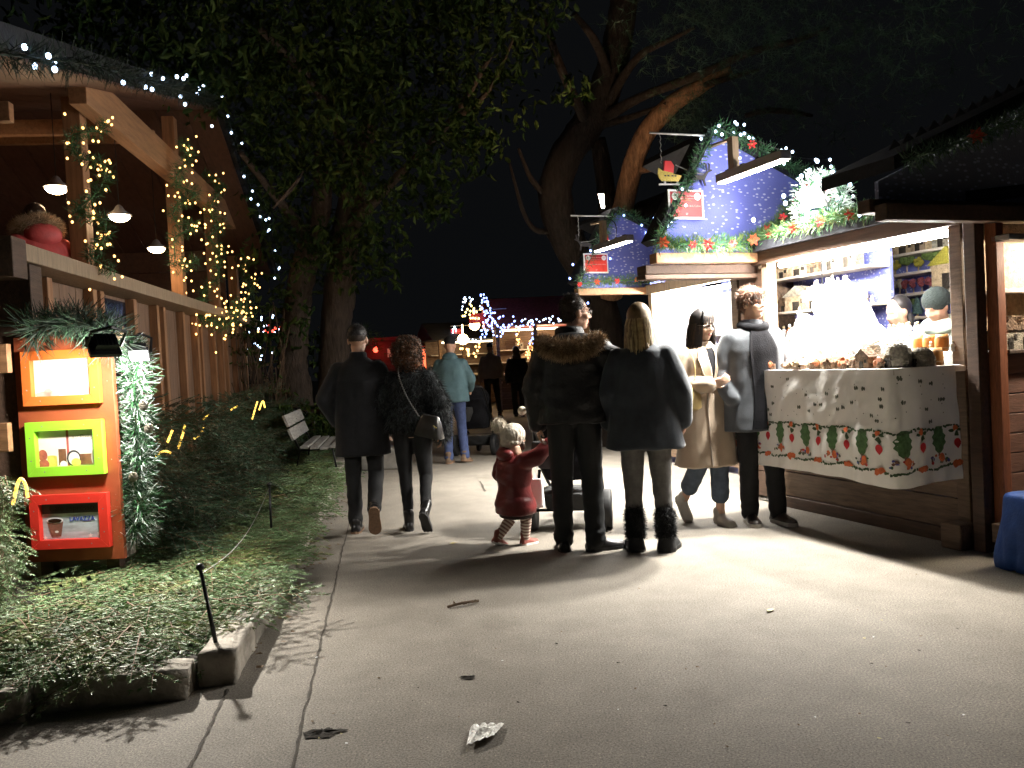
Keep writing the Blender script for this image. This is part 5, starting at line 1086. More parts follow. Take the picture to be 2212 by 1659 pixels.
# ------------------------------------------------------------------ litter on the path
bgm = MB(); n_ = 14
for i in range(n_ + 1):
    for j in range(n_ + 1): pass
bp_ = [G(1010, 1618), G(1088, 1570), G(1062, 1600), G(1020, 1572)]
grid = []
for i in range(13):
    for j in range(9):
        u, v = i / 12, j / 8; a_ = G(1008, 1622).lerp(G(1068, 1600), u); b_ = G(1018, 1574).lerp(G(1090, 1568), u); p = a_.lerp(b_, v); p.z = .008 + .022 * abs(noise.noise(Vector((u * 4, v * 4, 1)))) + .012 * (1 - v); grid.append(tuple(p))
bgm.add(grid, [(i * 9 + j, (i + 1) * 9 + j, (i + 1) * 9 + j + 1, i * 9 + j + 1) for i in range(12) for j in range(8)])
tag(obj("plastic_bag", bgm, plastic_w), "crumpled clear plastic bag lying on the path in front", "bag")
def litter(name, p, sz, m, lab, cat, group=None, rz=None):
    k = 7; mb = MB(); V = []
    for i in range(k):
        a = 6.283 * i / k; r = sz * random.uniform(.4, 1); V.append((r * math.cos(a), r * .55 * math.sin(a), .004 + random.uniform(0, sz * .2)))
    mb.add([(0, 0, .006 + sz * .12)] + V, [(0, 1 + i, 1 + (i + 1) % k) for i in range(k)]); return tag(obj(name, mb, m, None, p, (0, 0, random.uniform(0, 6.28) if rz is None else rz)), lab, cat, group)
yl = M("yellow fallen leaf", (.55, .48, .22), .6, var=.2); 
litter("fallen_leaf", G(1662, 1320), .05, yl, "pale yellow fallen leaf on the right of the path", "leaf"); litter("fallen_leaf", G(980, 1176), .05, yl, "pale fallen leaf left of the child in red", "leaf")
tgm = MB()
for i in range(9): p = Vector((-.07 + .018 * i, .006 * math.sin(i), .012)); tgm.tube([p, p + Vector((random.uniform(-.02, .03), random.uniform(-.03, .03), random.uniform(0, .02)))], .004, 4)
tgm.tube([(-.09, 0, .01), (.0, .005, .02), (.1, .03, .012)], .008, 5); tag(obj("twig", tgm, twig_m, None, G(1000, 1310), (0, 0, .3)), "dark brown twig lying on the path below the red child", "twig")
def dirt(p, sz, lab):
    mb = MB(); n = 46; V = [(0, 0, .009)]; r0 = [1 + .5 * noise.noise(Vector((math.cos(6.283 * i / n) * 2, math.sin(6.283 * i / n) * 2, sz * 40))) + random.uniform(-.16, .16) for i in range(n)]
    for q in (.4, .7, 1.0): V += [(sz * r0[i] * q * math.cos(6.283 * i / n), sz * .6 * r0[i] * q * math.sin(6.283 * i / n), .004 + random.uniform(0, .010) * (1.05 - q)) for i in range(n)]
    F = [(0, 1 + i, 1 + (i + 1) % n) for i in range(n)] + [(1 + k * n + i, 1 + (k + 1) * n + i, 1 + (k + 1) * n + (i + 1) % n, 1 + k * n + (i + 1) % n) for k in (0, 1) for i in range(n)]
    mb.add(V, F); tag(obj("dirt_patch", mb, soil, None, p), lab, "dirt")
dirt(G(698, 1584), .065, "dark crumbly dirt patch beside the pavement joint at the bottom"); dirt(G(1012, 1465), .035, "faint dark dirt spot in the middle of the path")
for i in range(46): litter("paper_scrap", G(random.uniform(620, 2150), random.uniform(1240, 1640)), random.uniform(.006, .016), random.choice([white_p, dryleaf, dryleaf, soil, yl]), "tiny scrap of litter on the path", "litter", "scraps of litter on the path")
dl = MB()
for i in range(130):
    p = G(random.gauss(215, 60), random.gauss(1450, 18)); k = 5; s_ = random.uniform(.012, .035); a0 = random.random() * 6; V = [tuple(p + Vector((s_ * math.cos(a0 + 6.283 * q / k), s_ * .6 * math.sin(a0 + 6.283 * q / k), .006 + random.uniform(0, .02)))) for q in range(k)]; dl.add(V, [tuple(range(k))])
for i in range(170):
    p = LF(random.uniform(4, 11), .80 - abs(random.gauss(0, .10)), .004); k = 5; s_ = random.uniform(.008, .022); a0 = random.random() * 6; dl.add([tuple(p + Vector((s_ * math.cos(a0 + 6.283 * q / k), s_ * .6 * math.sin(a0 + 6.283 * q / k), .004 + random.uniform(0, .01)))) for q in range(k)], [tuple(range(k))])
tag(obj("leaf_litter", dl, dryleaf), "scattered dry leaves and debris at the front kerb of the bed", "leaf litter", kind='stuff')
# ------------------------------------------------------------------ people
skin_a = M("light skin", (.50, .29, .20), .5, var=.08, scale=20, sub=.08); skin_b = M("warm skin", (.52, .33, .235), .5, var=.08, scale=20, sub=.08)
hair_bk = M("black hair", (.014, .012, .012), .45, var=.4, scale=40); hair_br = M("brown hair", (.045, .028, .018), .5, var=.4, scale=40); hair_cu = M("auburn curls", (.10, .042, .018), .5, var=.5, scale=30)
hair_bl = M("blond hair", (.36, .27, .13), .42, var=.35, scale=30); hair_bl2 = M("dark blond hair", (.16, .105, .05), .45, var=.35, scale=30); hair_rb = M("reddish brown hair", (.13, .055, .028), .45, var=.4, scale=40)
coat_bk = M("black wool", (.010, .010, .012), .95, var=.3, bump=.2, bscale=200, sheen=.1); coat_nv = M("dark blue grey wool", (.030, .036, .046), .95, var=.25, bump=.25, bscale=220, sheen=.25); coat_gy = M("grey wool", (.075, .083, .095), .95, var=.15, bump=.25, bscale=220, sheen=.3)
coat_be = M("beige wool", (.38, .295, .215), .9, var=.08, bump=.2, bscale=220, sheen=.3); teal = M("teal parka cotton", (.075, .135, .155), .8, var=.15, bump=.2, bscale=150); jack_be = M("taupe jacket", (.25, .19, .16), .8, var=.12, bump=.2, bscale=120)
parka_m = M("black parka nylon", (.011, .011, .012), .55, var=.3, bump=.25, bscale=60); maroon = M("maroon padded nylon", (.15, .022, .022), .42, var=.25, bump=.2, bscale=40); pinkj = M("pink red jacket", (.50, .075, .075), .6, var=.2, bump=.2, bscale=30)
jean_b = M("blue denim", (.045, .065, .15), .85, var=.3, scale=20, bump=.25, bscale=250); jean_g = M("grey denim", (.115, .11, .105), .85, var=.3, scale=16, bump=.3, bscale=250); jean_s = M("slate denim", (.075, .10, .135), .85, var=.25, scale=16, bump=.25, bscale=250)
trous = M("black trousers", (.012, .012, .013), .85, var=.3, bump=.2, bscale=150); shoe_bk = M("black leather", (.014, .013, .013), .28, var=.3); shoe_br = M("brown suede", (.13, .085, .055), .8, var=.3); shoe_gy = M("pale grey leather", (.42, .40, .36), .6, var=.1); sole_br = M("tan rubber sole", (.20, .12, .075), .8, var=.3, scale=60, bump=.5, bscale=120); sole_w = M("white rubber sole", (.7, .68, .64), .6, var=.05)
fur_dk = M("charcoal fur", (.030, .034, .036), .75, var=.7, scale=14); fur_tan = M("tan fur", (.36, .25, .14), .7, var=.55, scale=14); fur_tan2 = M("dark brown fur", (.12, .07, .04), .7, var=.4, scale=14); fur_bk = M("black fur", (.010, .010, .011), .8, var=.4)
lip_m = M("lips", (.42, .14, .12), .4, var=.05); eye_m = M("dark eye", (.02, .015, .013), .15, var=.1); knit_w = M("cream knit", (.62, .55, .45), .9, var=.1, bump=.8, bscale=70, stretch=(1, 1, .3)); knit_dk = M("dark green knit", (.012, .018, .017), .95, var=.3, bump=.8, bscale=90); knit_bk = M("black knit", (.012, .012, .013), .95, var=.3, bump=.8, bscale=90)
stripe_a = M("cream tights", (.58, .50, .42), .9, var=.06); stripe_b = M("brown tights stripe", (.22, .12, .10), .9, var=.06); scarf_m = M("pale green scarf", (.45, .52, .45), .9, var=.3, scale=6, stretch=(1, 1, 9)); steel = M("glasses metal", (.25, .24, .23), .3, metal=.8, var=.05)
bag_gl = M("glossy dark bag leather", (.05, .048, .047), .22, var=.2); bag_be = M("mustard beige bag", (.42, .31, .13), .5, var=.1)

DJ = dict(hipL=(-.09, 0, .93), hipR=(.09, 0, .93), kneeL=(-.095, .02, .50), kneeR=(.095, .02, .50), ankL=(-.095, -.02, .085), ankR=(.095, -.02, .085),
          shL=(-.168, -.01, 1.385), shR=(.168, -.01, 1.385), elL=(-.235, -.03, 1.14), elR=(.235, -.03, 1.14), wrL=(-.24, .06, .90), wrR=(.24, .06, .90),
          neck=(0, -.01, 1.46), head=(0, .015, 1.63), hdL=(0, .1, -1), hdR=(0, .1, -1), pnL=(1, .2, 0), pnR=(-1, .2, 0), yaw=0, pitch=0, ftL=(0, 0), ftR=(0, 0))
def rotz(d): return Matrix.Rotation(R(d), 3, 'Z')
class Fig:
    def __init__(s, label, p, heading, H, J=None, skin=skin_a, hi=True, cat="person"):
        s.k = H / 1.75; s.J = dict(DJ); s.J.update(J or {}); s.hi = hi
        s.root = thing("person", label, cat, Vector((p[0], p[1], p[2] if len(p) > 2 else 0)), R(heading)); s.skin = skin
        s.HR = (Matrix.Rotation(R(s.J['yaw']), 3, 'Z') @ Matrix.Rotation(R(s.J['pitch']), 3, 'X'))
    def j(s, n): return Vector(s.J[n]) * s.k
    def h(s, x, y, z): return s.j('head') + s.HR @ (Vector((x, y, z)) * s.hk)
    hk = 1.0
    def body(s, hands=True, bare_ankle=True):
        k = s.k; b = MB(); hk = s.hk
        b.loft([(z * k, rx * k, ry * k) for z, rx, ry in ((.86, .09, .07), (.93, .145, .10), (1.05, .13, .09), (1.18, .14, .095), (1.32, .155, .10), (1.41, .13, .085), (1.46, .06, .055))], 20)
        for S in 'LR':
            b.cap(s.j('hip' + S), s.j('knee' + S), .075 * k, .052 * k); b.cap(s.j('knee' + S), s.j('ank' + S), .05 * k, .034 * k)
            yw, pt = s.J['ft' + S]; ft = rotz(yw) @ Matrix.Rotation(R(pt), 3, 'X'); a = s.j('ank' + S); b.cap(a + ft @ Vector((0, -.03, -.045)) * k, a + ft @ Vector((0, .13, -.06)) * k, .03 * k, .025 * k)
            b.cap(s.j('sh' + S) + Vector((0, 0, 0)), s.j('el' + S), .05 * k, .04 * k); b.cap(s.j('el' + S), s.j('wr' + S), .04 * k, .026 * k)
            d = Vector(s.J['hd' + S]).normalized(); pn = Vector(s.J['pn' + S]); pn = (pn - d * pn.dot(d)).normalized(); sd = d.cross(pn) * (1 if S == 'L' else -1); w_ = s.j('wr' + S); Q = Matrix((sd, pn, d)).transposed()
            b.ell(w_ + d * .05 * k, (.040 * k, .017 * k, .052 * k), Q, 12, 8)
            if s.hi and hands:
                for i, L in enumerate((.066, .076, .070, .054)):
                    p0 = w_ + (d * .09 + sd * (.031 - .0205 * i)) * k; c1 = .35 + .08 * i; p1 = p0 + (d * math.cos(c1) + pn * math.sin(c1)) * L * .55 * k; c2 = c1 + .6; p2 = p1 + (d * math.cos(c2) + pn * math.sin(c2)) * L * .5 * k
                    b.cap(p0, p1, .0092 * k, .0085 * k, 8); b.cap(p1, p2, .0085 * k, .0072 * k, 8)
                t0 = w_ + (d * .03 + sd * .034) * k; t1 = t0 + (d * .6 + sd * .6 + pn * .35).normalized() * .035 * k; t2 = t1 + (d * .9 + sd * .15 + pn * .35).normalized() * .03 * k; b.cap(t0, t1, .011 * k, .010 * k, 8); b.cap(t1, t2, .010 * k, .008 * k, 8)
        b.cap(s.j('neck') - Vector((0, 0, .04 * k)), s.h(0, -.018, -.07), .060 * k, .052 * hk)
        E = lambda c, r: b.ell(s.h(*c), tuple(q * hk for q in r), s.HR, 18, 12)
        E((0, -.01, .035), (.074, .094, .096)); E((0, .026, -.035), (.058, .064, .085)); E((0, .060, -.092), (.024, .022, .020)); E((0, .0, -.055), (.062, .06, .05))
        for q in (-1, 1):
            E((q * .038, .056, -.022), (.026, .03, .026)); E((q * .079, -.006, -.004), (.010, .020, .031)); b.cap(s.h(q * .012, .090, .030), s.h(q * .045, .074, .030), .009 * hk, .007 * hk, 8)
        b.cap(s.h(0, .092, .012), s.h(0, .109, -.024), .008 * hk, .0125 * hk, 8); b.cap(s.h(-.012, .094, -.028), s.h(.012, .094, -.028), .009 * hk, .009 * hk, 8)
        b.cap(s.h(-.016, .083, -.058), s.h(.016, .083, -.058), .0085 * hk, .0085 * hk, 8)
        me = realize(b, .0068 if s.hi else .013, 3, None, "body"); me.materials.append(s.skin); s.bodyo = ob("body", me, s.root)
        if s.hi:
            for q in (-1, 1):
                ob("eye", MB().ell(s.h(q * .031, .0835, .008), (.0125 * hk, .006 * hk, .0062 * hk), s.HR, 10, 6).mesh("eye", [eye_m], True), s.root)
                ob("eyebrow", MB().tube([s.h(q * .016, .096, .031), s.h(q * .032, .092, .036), s.h(q * .050, .080, .031)], .0035 * hk, 6).mesh("eyebrow", [hair_br], True), s.root)
            ob("mouth", MB().ell(s.h(0, .091, -.055), (.021 * hk, .005 * hk, .0042 * hk), s.HR, 10, 6).ell(s.h(0, .090, -.0635), (.018 * hk, .005 * hk, .0045 * hk), s.HR, 10, 6).mesh("mouth", [lip_m], True), s.root)
        return s
    def part(s, name, me, mats, parent=None):
        for m in (mats if isinstance(mats, list) else [mats]): me.materials.append(m)
        return ob(name, me, parent or s.root)
    def coat(s, name, secs, mat, sl=(.075, .062, .050), fold=.006, puff=0.0, collar=None, wrist=1.0, voxel=None, arms='LR', fz=6):
        k = s.k; b = MB(); b.loft([tuple(q * k for q in c) for c in secs], 28)
        for S in arms:
            sh, el, wr = s.j('sh' + S), s.j('el' + S), s.j('wr' + S); we = el.lerp(wr, wrist)
            b.cap(sh, el, sl[0] * .9 * k, sl[1] * k); b.cap(el, we, sl[1] * k, sl[2] * k)
        if collar: b.loft([tuple(q * k for q in c) for c in collar], 24, ex=2)
        sd = random.uniform(0, 50)
        def dp(c):
            v = fold * noise.noise(Vector((c.x * 9 + sd, c.y * 9, c.z * fz))) + fold * .22 * noise.noise(Vector((c.x * 22, c.y * 22 + sd, c.z * 12)))
            if puff: v += puff * abs(math.sin(c.z * 34 + 1.5 * noise.noise(c * 6)))
            return v
        me = realize(b, voxel or (.0115 if s.hi else .016), 3, dp, name); return s.part(name, me, mat)
    def trousers(s, mat, r=(.088, .064, .052), end=1.0, fold=.005, cuff=0):
        k = s.k; b = MB(); b.ell((0, 0, .95 * k), (.165 * k, .115 * k, .11 * k))
        for S in 'LR':
            h, kn, a = s.j('hip' + S), s.j('knee' + S), s.j('ank' + S); e = kn.lerp(a, end)
            b.cap(h, kn, r[0] * k, r[1] * k); b.cap(kn, e, r[1] * k, r[2] * k)
            if cuff: b.cap(kn.lerp(e, .93), e, r[2] * k * 1.1, r[2] * k * (1 + cuff))
        sd = random.uniform(0, 50)
        me = realize(b, .011 if s.hi else .016, 3, lambda c: fold * noise.noise(Vector((c.x * 10 + sd, c.y * 10, c.z * 14))) + fold * .8 * max(0, 1 - c.z / .5 / k) * math.sin(c.z * 60 + 5 * noise.noise(c * 7)), "trousers"); return s.part("trousers", me, mat)
    def shoes(s, mat, solem, boot=0.0, L=.275, w=.098, h=.075, fat=1.0, heel=.02):
        k = s.k
        for S in 'LR':
            yw, pt = s.J['ft' + S]; T = Matrix.Translation(s.j('ank' + S)) @ rotz(yw).to_4x4() @ Matrix.Rotation(R(pt), 4, 'X') @ Matrix.Scale(k, 4) @ Matrix.Translation((0, 0, -.085))
            b = MB(); sec = [(-.075, .6, .5), (-.06, .85, .95), (-.02, .92, 1.12), (.03, .9, 1.1), (.08, .98, .80), (.13, 1.05, .62), (.17, .92, .52), (L - .09, .62, .42), (L - .078, .3, .25)]; n = 14; V = []
            for y, ww, hh in sec:
                for i in range(n):
                    a = 6.283 * i / n; x = math.cos(a) * w / 2 * ww * fat; z = max(0, math.sin(a)) * h * hh + .018 if math.sin(a) > 0 else .018 + math.sin(a) * .006; V.append((x, y, z))
            F = [(i * n + q, i * n + (q + 1) % n, (i + 1) * n + (q + 1) % n, (i + 1) * n + q) for i in range(len(sec) - 1) for q in range(n)] + [tuple(range(n))[::-1], tuple(range((len(sec) - 1) * n, len(sec) * n))]; b.add(V, [f[::-1] for f in F])
            b.cap((0, -.015, .06), (0, -.02, .10 + boot), .046 * fat, .050 * fat)
            me = realize(b, .008, 2, None, "shoe"); me.transform(T); so = s.part("shoe", me, mat)
            sl = MB(); m_ = 12; out = [(x_ * w / 2 * fat * 1.04, y) for y, x_ in ((-.078, .0), (-.07, .55), (-.03, .9), (.03, .86), (.10, 1.0), (.14, 1.03), (.175, .85), (L - .082, .4), (L - .074, 0))]; poly = [(x, y, 0) for x, y in out] + [(-x, y, 0) for x, y in out[-2:0:-1]]
            sl.prism(poly, (0, 0, heel)); mm = sl.mesh("sole", [solem]); mm.transform(T); ob("sole", mm, so)
        return s
    def shell(s, name, ells, mat, voxel=.008, disp=None):
        b = MB()
        for c, r in ells: b.ell(s.h(*c), tuple(q * s.hk for q in r), s.HR, 20, 14)
        return s.part(name, realize(b, voxel, 2, disp, name), mat)
    def hair_strands(s, parent, n, length, mats, spread=1.0, front=0.9, wd=.010, bangs=0, flare=.02, wave=.01):
        mb = MB(); k = s.hk
        for i in range(n):
            ph = random.uniform(front, 6.283 - front) + math.pi / 2 if True else 0
            e = random.uniform(.02, 1.0); d = Vector((math.cos(ph), math.sin(ph), 0)); up = random.uniform(.25, 1.54)
            pts = []
            for t in np.linspace(0, 1, 5):
                a = up * (1 - t) + t * -.05; pts.append(Vector((d.x * .082 * math.cos(a), -.012 + d.y * .100 * math.cos(a), .035 + .105 * math.sin(a))))
            last = pts[-1]; L = length * random.uniform(.82, 1.05); o_ = random.uniform(-.006, .012)
            for t in np.linspace(.2, 1, 6): pts.append(Vector((last.x * (1 + flare * t / .08) + wave * math.sin(i + 3 * t), last.y * (1 + (.1 if last.y < 0 else .0) * t) + o_ + wave * math.cos(i * 1.7 + 3 * t), last.z - L * t)))
            s._ribbon(mb, [s.h(*p) for p in pts], wd * random.uniform(.6, 1.2), random.randrange(len(mats)))
        for i in range(bangs):
            x = random.uniform(-.065, .065); pts = [Vector((x * .3, .02, .138)), Vector((x * .7, .07, .115)), Vector((x, .098 - abs(x) * .35, .07)), Vector((x * 1.05, .104 - abs(x) * .4, .03 + random.uniform(-.012, .01)))]; s._ribbon(mb, [s.h(*p) for p in pts], wd, random.randrange(len(mats)))
        return ob("hair_strands", mb.mesh("hair_strands", mats, True), parent)
    def _ribbon(s, mb, pts, wd, mi):
        c = s.j('head'); V = []; n = len(pts)
        for i, p in enumerate(pts):
            t = (pts[min(i + 1, n - 1)] - pts[max(0, i - 1)]).normalized(); nr = (p - c); nr.z *= .3; sd = t.cross(nr).normalized(); w_ = wd / 2 * s.hk * (1 if i < n - 2 else .75 if i < n - 1 else .3); V += [tuple(p - sd * w_), tuple(p + nr.normalized() * .0015), tuple(p + sd * w_)]
        mb.add(V, [(3 * i + q, 3 * i + q + 1, 3 * i + q + 4, 3 * i + q + 3) for i in range(n - 1) for q in (0, 1)], mi)
    def glasses(s):
        g_ = MB()
        for q in (-1, 1):
            g_.tube([s.h(q * .032 + .021 * math.cos(a), .103, .006 + .017 * math.sin(a)) for a in np.linspace(0, 6.283, 17)], .0017, 5, cap=False); g_.tube([s.h(q * .053, .103, .010), s.h(q * .077, .05, .012), s.h(q * .080, -.005, .012)], .0017, 5)
        g_.tube([s.h(-.011, .105, .008), s.h(.011, .105, .008)], .0017, 5); return ob("glasses", g_.mesh("glasses", [steel], True), s.root)
def short_hair(f, mats, n, ln):
    o = [c for c in f.root.children if c.name.startswith('hair')][0]; return fur_on(o, n, ln, .0028, mats, (0, -.2, -.55), name='hair_strands')
def front_panel(f, name, mat, secs, rows, off, parent=None):
    mb = MB(); k = f.k; zs = [c[0] for c in secs]; n = 11; V = []; Z = []
    dense = []
    for (z0, a0, b0), (z1, a1, b1) in zip(rows[:-1], rows[1:]):
        for t in np.linspace(0, 1, 5)[:-1]: dense.append((z0 + (z1 - z0) * t, a0 + (a1 - a0) * t, b0 + (b1 - b0) * t))
    dense.append(rows[-1])
    for z, x0, x1 in dense:
        rx = np.interp(z, zs, [c[1] for c in secs]); ry = np.interp(z, zs, [c[2] for c in secs])
        for lay in (off, off - .03):
            for x in np.linspace(x0, x1, n): V.append((x * k, (ry * max(0, 1 - min(1, abs(x) / rx) ** 2.3) ** (1 / 2.3) + lay + .004 * noise.noise(Vector((x * 20, z * 6, 3)))) * k, z * k))
    m = len(dense); F = []
    for i in range(m - 1):
        for j in range(n - 1): F += [(2 * i * n + j, 2 * i * n + j + 1, 2 * (i + 1) * n + j + 1, 2 * (i + 1) * n + j)]
        for j in (0, n - 1): F += [(2 * i * n + j, 2 * (i + 1) * n + j, (2 * i + 3) * n + j, (2 * i + 1) * n + j)]
    mb.add(V, F); return ob(name, mb.mesh(name, [mat], True), parent or f.root)
def fur_on(o, n, ln, wd, mats, bias=(0, 0, -.8), zmin=-9, fn=None, spread=.5, name="fur"):
    P, N = surf_points(o.data, n, zmin, 99, fn); Dv = unit(N * .7 + RNG.normal(size=N.shape) * spread + np.array(bias)); mb = MB(); idx = RNG.integers(0, len(mats), n)
    for q in range(len(mats)):
        s_ = idx == q; mb.blades(P[s_], Dv[s_], RNG.uniform(.6, 1.3, s_.sum()) * ln, wd, q, .2)
    return ob(name, mb.mesh(name, mats), o)
CW = lambda hem, w=1.0, d=1.0, flare=0.0, waist=.20: [(hem, (.225 + flare) * w, (.15 + flare * .6) * d), (hem + .14, (.215 + flare * .7) * w, (.145 + flare * .4) * d), (max(hem + .2, 1.02), (waist + .01) * w, .135 * d), (1.16, waist * w, .13 * d), (1.29, .205 * w, .135 * d), (1.37, .198 * w, .12 * d), (1.42, .165 * w, .105 * d), (1.455, .115 * w, .09), (1.485, .08, .075), (1.505, .068, .068)]

# 1 man in the long black coat
f = Fig("man with short faded hair in long black coat walking beside the curly haired woman", (-1.28, 7.16), 0, 1.74, dict(elL=(-.30, -.05, 1.15), wrL=(-.23, .09, .95), elR=(.27, -.03, 1.16), wrR=(.22, .12, 1.0), kneeL=(-.10, .03, .50), ankL=(-.10, .02, .085), kneeR=(.09, .05, .50), ankR=(.105, -.24, .235), ftR=(8, -62), ftL=(4, 0)), skin_a)
f.body(); f.coat("long_coat", CW(.66, 1.05, 1.05), coat_bk, (.085, .070, .058), .007, collar=[(1.44, .085, .082), (1.50, .078, .075), (1.535, .074, .072)]); f.trousers(trous, (.09, .068, .060)); f.shoes(shoe_bk, sole_br)
f.shell("hair", [((0, -.016, .058), (.080, .096, .084))], hair_bk); f.shell("hair_fade", [((0, -.026, .032), (.0755, .086, .066))], M("shaved hair", (.05, .034, .027), .7, var=.2, scale=60))
short_hair(f, [hair_bk], 2600, .012)
[fur_on(c, 1500, .007, .002, [hair_br], (0, 0, -.3), name='hair_strands') for c in f.root.children if c.name.startswith('hair_fade')]
# 2 curly woman
f = Fig("woman with auburn curls in charcoal fur jacket and black leggings seen from behind", (-.86, 7.14), -3, 1.60, dict(elR=(.285, -.06, 1.16), wrR=(.275, .0, .90), elL=(-.27, -.02, 1.15), wrL=(-.26, .12, .97), kneeL=(-.085, .03, .50), ankL=(-.075, .02, .085), kneeR=(.10, .04, .50), ankR=(.12, -.20, .20), ftR=(-8, -52), ftL=(15, 0)), skin_a)
f.body(); c_ = f.coat("fur_jacket", CW(.95, 1.0, 1.05, .01, .205), fur_dk, (.098, .090, .078), .012, wrist=1.02); fur_on(c_, 15000, .045, .0042, [fur_dk, M("grey fur tips", (.07, .078, .08), .7), fur_bk])
f.trousers(trous, (.098, .064, .043)); f.shoes(shoe_bk, rubber, .06, .25, .088)
hb = f.shell("hair", [((0, -.02, .045), (.105, .11, .105)), ((0, -.03, -.06), (.118, .095, .09))], hair_cu, .01); cm = MB()
for i in range(420):
    a = random.uniform(.45, 5.83) + math.pi / 2; e = random.uniform(-1.25, 1.4); p0 = f.h(.11 * math.cos(a) * math.cos(e), -.025 + .112 * math.sin(a) * math.cos(e), .0 + .145 * math.sin(e)); r = random.uniform(.008, .015); ax = (p0 - f.j('head')) * .25 + Vector((random.gauss(0, .02), random.gauss(0, .02), -.035)); ax = ax.normalized() * random.uniform(.03, .065); u_ = ax.orthogonal().normalized(); v_ = ax.cross(u_).normalized()
    cm.tube([p0 + ax * t + (u_ * math.cos(t * 11) + v_ * math.sin(t * 11)) * r for t in np.linspace(0, 1, 11)], .0038, 4, random.randrange(2))
ob("curls", cm.mesh("curls", [hair_cu, hair_br], True), hb)
hbag = thing("handbag", "glossy dark grey trapezoid handbag on a chain strap at the curly woman's hip", "bag", Vector((-.70, 6.93, .80)), R(-28))
bm_ = MB(); bm_.loft([(.0, .125, .055), (.012, .13, .06), (.11, .10, .045), (.175, .075, .022), (.18, .07, .018)], 24, ex=5); obj("body", bm_, bag_gl, hbag, None, (0, R(10), 0), smooth=True); obj("clasp", MB().box((.01, -.05, .12), (.045, -.036, .128), 0, Matrix.Rotation(R(35), 4, 'Y')), gold, hbag)
sp_ = [Vector((-.07, -.02, .17)), Vector((-.17, -.04, .33)), Vector((-.25, -.035, .52)), Vector((-.27, .02, .60))]; st_ = MB(); P_, L_ = interp(smoothpath(sp_, 2), 44)
for i in range(43): st_.tube([P_[i], P_[i] * .5 + P_[i + 1] * .5 + np.array([.004 * (-1) ** i, 0, 0]), P_[i + 1]], .0045, 4)
obj("chain_strap", st_, metal_gr, hbag)
# 3 teal jacket
f = Fig("man in black beanie teal jacket and blue jeans pushing a stroller away", (-.84, 11.9), -8, 1.76, dict(elR=(.26, .04, 1.16), wrR=(.20, .28, 1.02), elL=(-.26, .04, 1.16), wrL=(-.20, .28, 1.02), ankL=(-.085, -.05, .085), kneeR=(.10, .05, .5), ankR=(.13, .02, .10), ftR=(-14, -8)), skin_a, False)
f.body(); f.coat("jacket", CW(.85, 1.02, 1.1, .01), teal, (.082, .072, .058), .010, collar=[(1.42, .10, .09, 0, -.02), (1.50, .095, .085, 0, -.015), (1.53, .07, .06)]); f.shell("hood", [((0, -.07, -.155), (.11, .065, .07))], teal, .012); f.trousers(jean_b, (.092, .068, .062), cuff=.08); f.shoes(shoe_br, sole_br, .03); f.shell("beanie", [((0, -.01, .065), (.084, .102, .085))], knit_bk, .01)
# 4, 5, 6 farther walkers
f = Fig("walker in taupe jacket and cropped black trousers with bare ankles", (-.50, 20.8), -4, 1.86, dict(kneeR=(.12, .1, .5), ankR=(.16, .02, .12), ftR=(-10, -15), ankL=(-.06, -.03, .085), yaw=12), skin_a, False)
f.body(); f.coat("jacket", CW(.93, 1.0, 1.0), jack_be, (.08, .07, .055), .012, collar=[(1.45, .08, .075), (1.53, .07, .065)]); f.trousers(trous, (.09, .065, .052), .80); f.shoes(shoe_bk, sole_w); f.shell("hair", [((0, -.012, .06), (.081, .098, .085))], hair_bk, .012)
f = Fig("walker in black with long dark hair next to the yellow light swirl", (.14, 21.2), 4, 1.74, dict(kneeR=(.10, .06, .5), ankL=(-.08, -.08, .10)), skin_a, False)
f.body(); f.coat("coat", CW(.86, 1.12, 1.1, .04), coat_bk, (.09, .08, .065), .012); f.trousers(trous, (.10, .075, .075)); f.shoes(shoe_bk, rubber); f.shell("hair", [((0, -.015, .03), (.092, .108, .115)), ((0, -.055, -.14), (.11, .06, .13)), ((0, -.065, -.26), (.12, .045, .12))], hair_br, .014)
p6 = G(1040, 862); f = Fig("walker in pinkish patterned top half hidden by the taupe jacket", (p6.x, p6.y), 10, 1.62, {}, skin_a, False)
f.body(); f.coat("top", CW(.9, 1.0, 1.0), M("pinkish pattern cloth", (.36, .16, .13), .8, var=.6, scale=22), (.08, .07, .055), .01); f.trousers(trous, (.10, .07, .05)); f.shoes(shoe_gy, sole_w); f.shell("hair", [((0, -.02, .03), (.09, .10, .11)), ((0, -.05, -.1), (.09, .05, .10))], hair_br, .014)
for i, (u, v, hh, m_, lab) in enumerate(((873, 872, 1.68, coat_bk, "distant figure in black in front of the red kiosk lights"), (893, 868, 1.72, coat_nv, "distant figure in dark blue beside the glowing red stand"), (912, 866, 1.65, trous, "distant dark figure behind the teal jacket"), (1012, 862, 1.7, coat_bk, "distant dark figure under the globe lamp"), (1022, 868, 1.74, coat_gy, "distant bare headed figure just right of the teal jacket"))):
    q = G(u, v); f = Fig(lab, (q.x, q.y), random.uniform(-20, 20), hh, dict(ankR=(.12, .05, .09)), skin_a, False); f.body(); f.coat("coat", CW(.85), m_, (.085, .07, .06), .01, voxel=.022); f.trousers(trous); f.shoes(shoe_bk, rubber); f.shell("hair", [((0, -.015, .05), (.085, .10, .095))], (hair_br, hair_bk)[i % 2], .014)
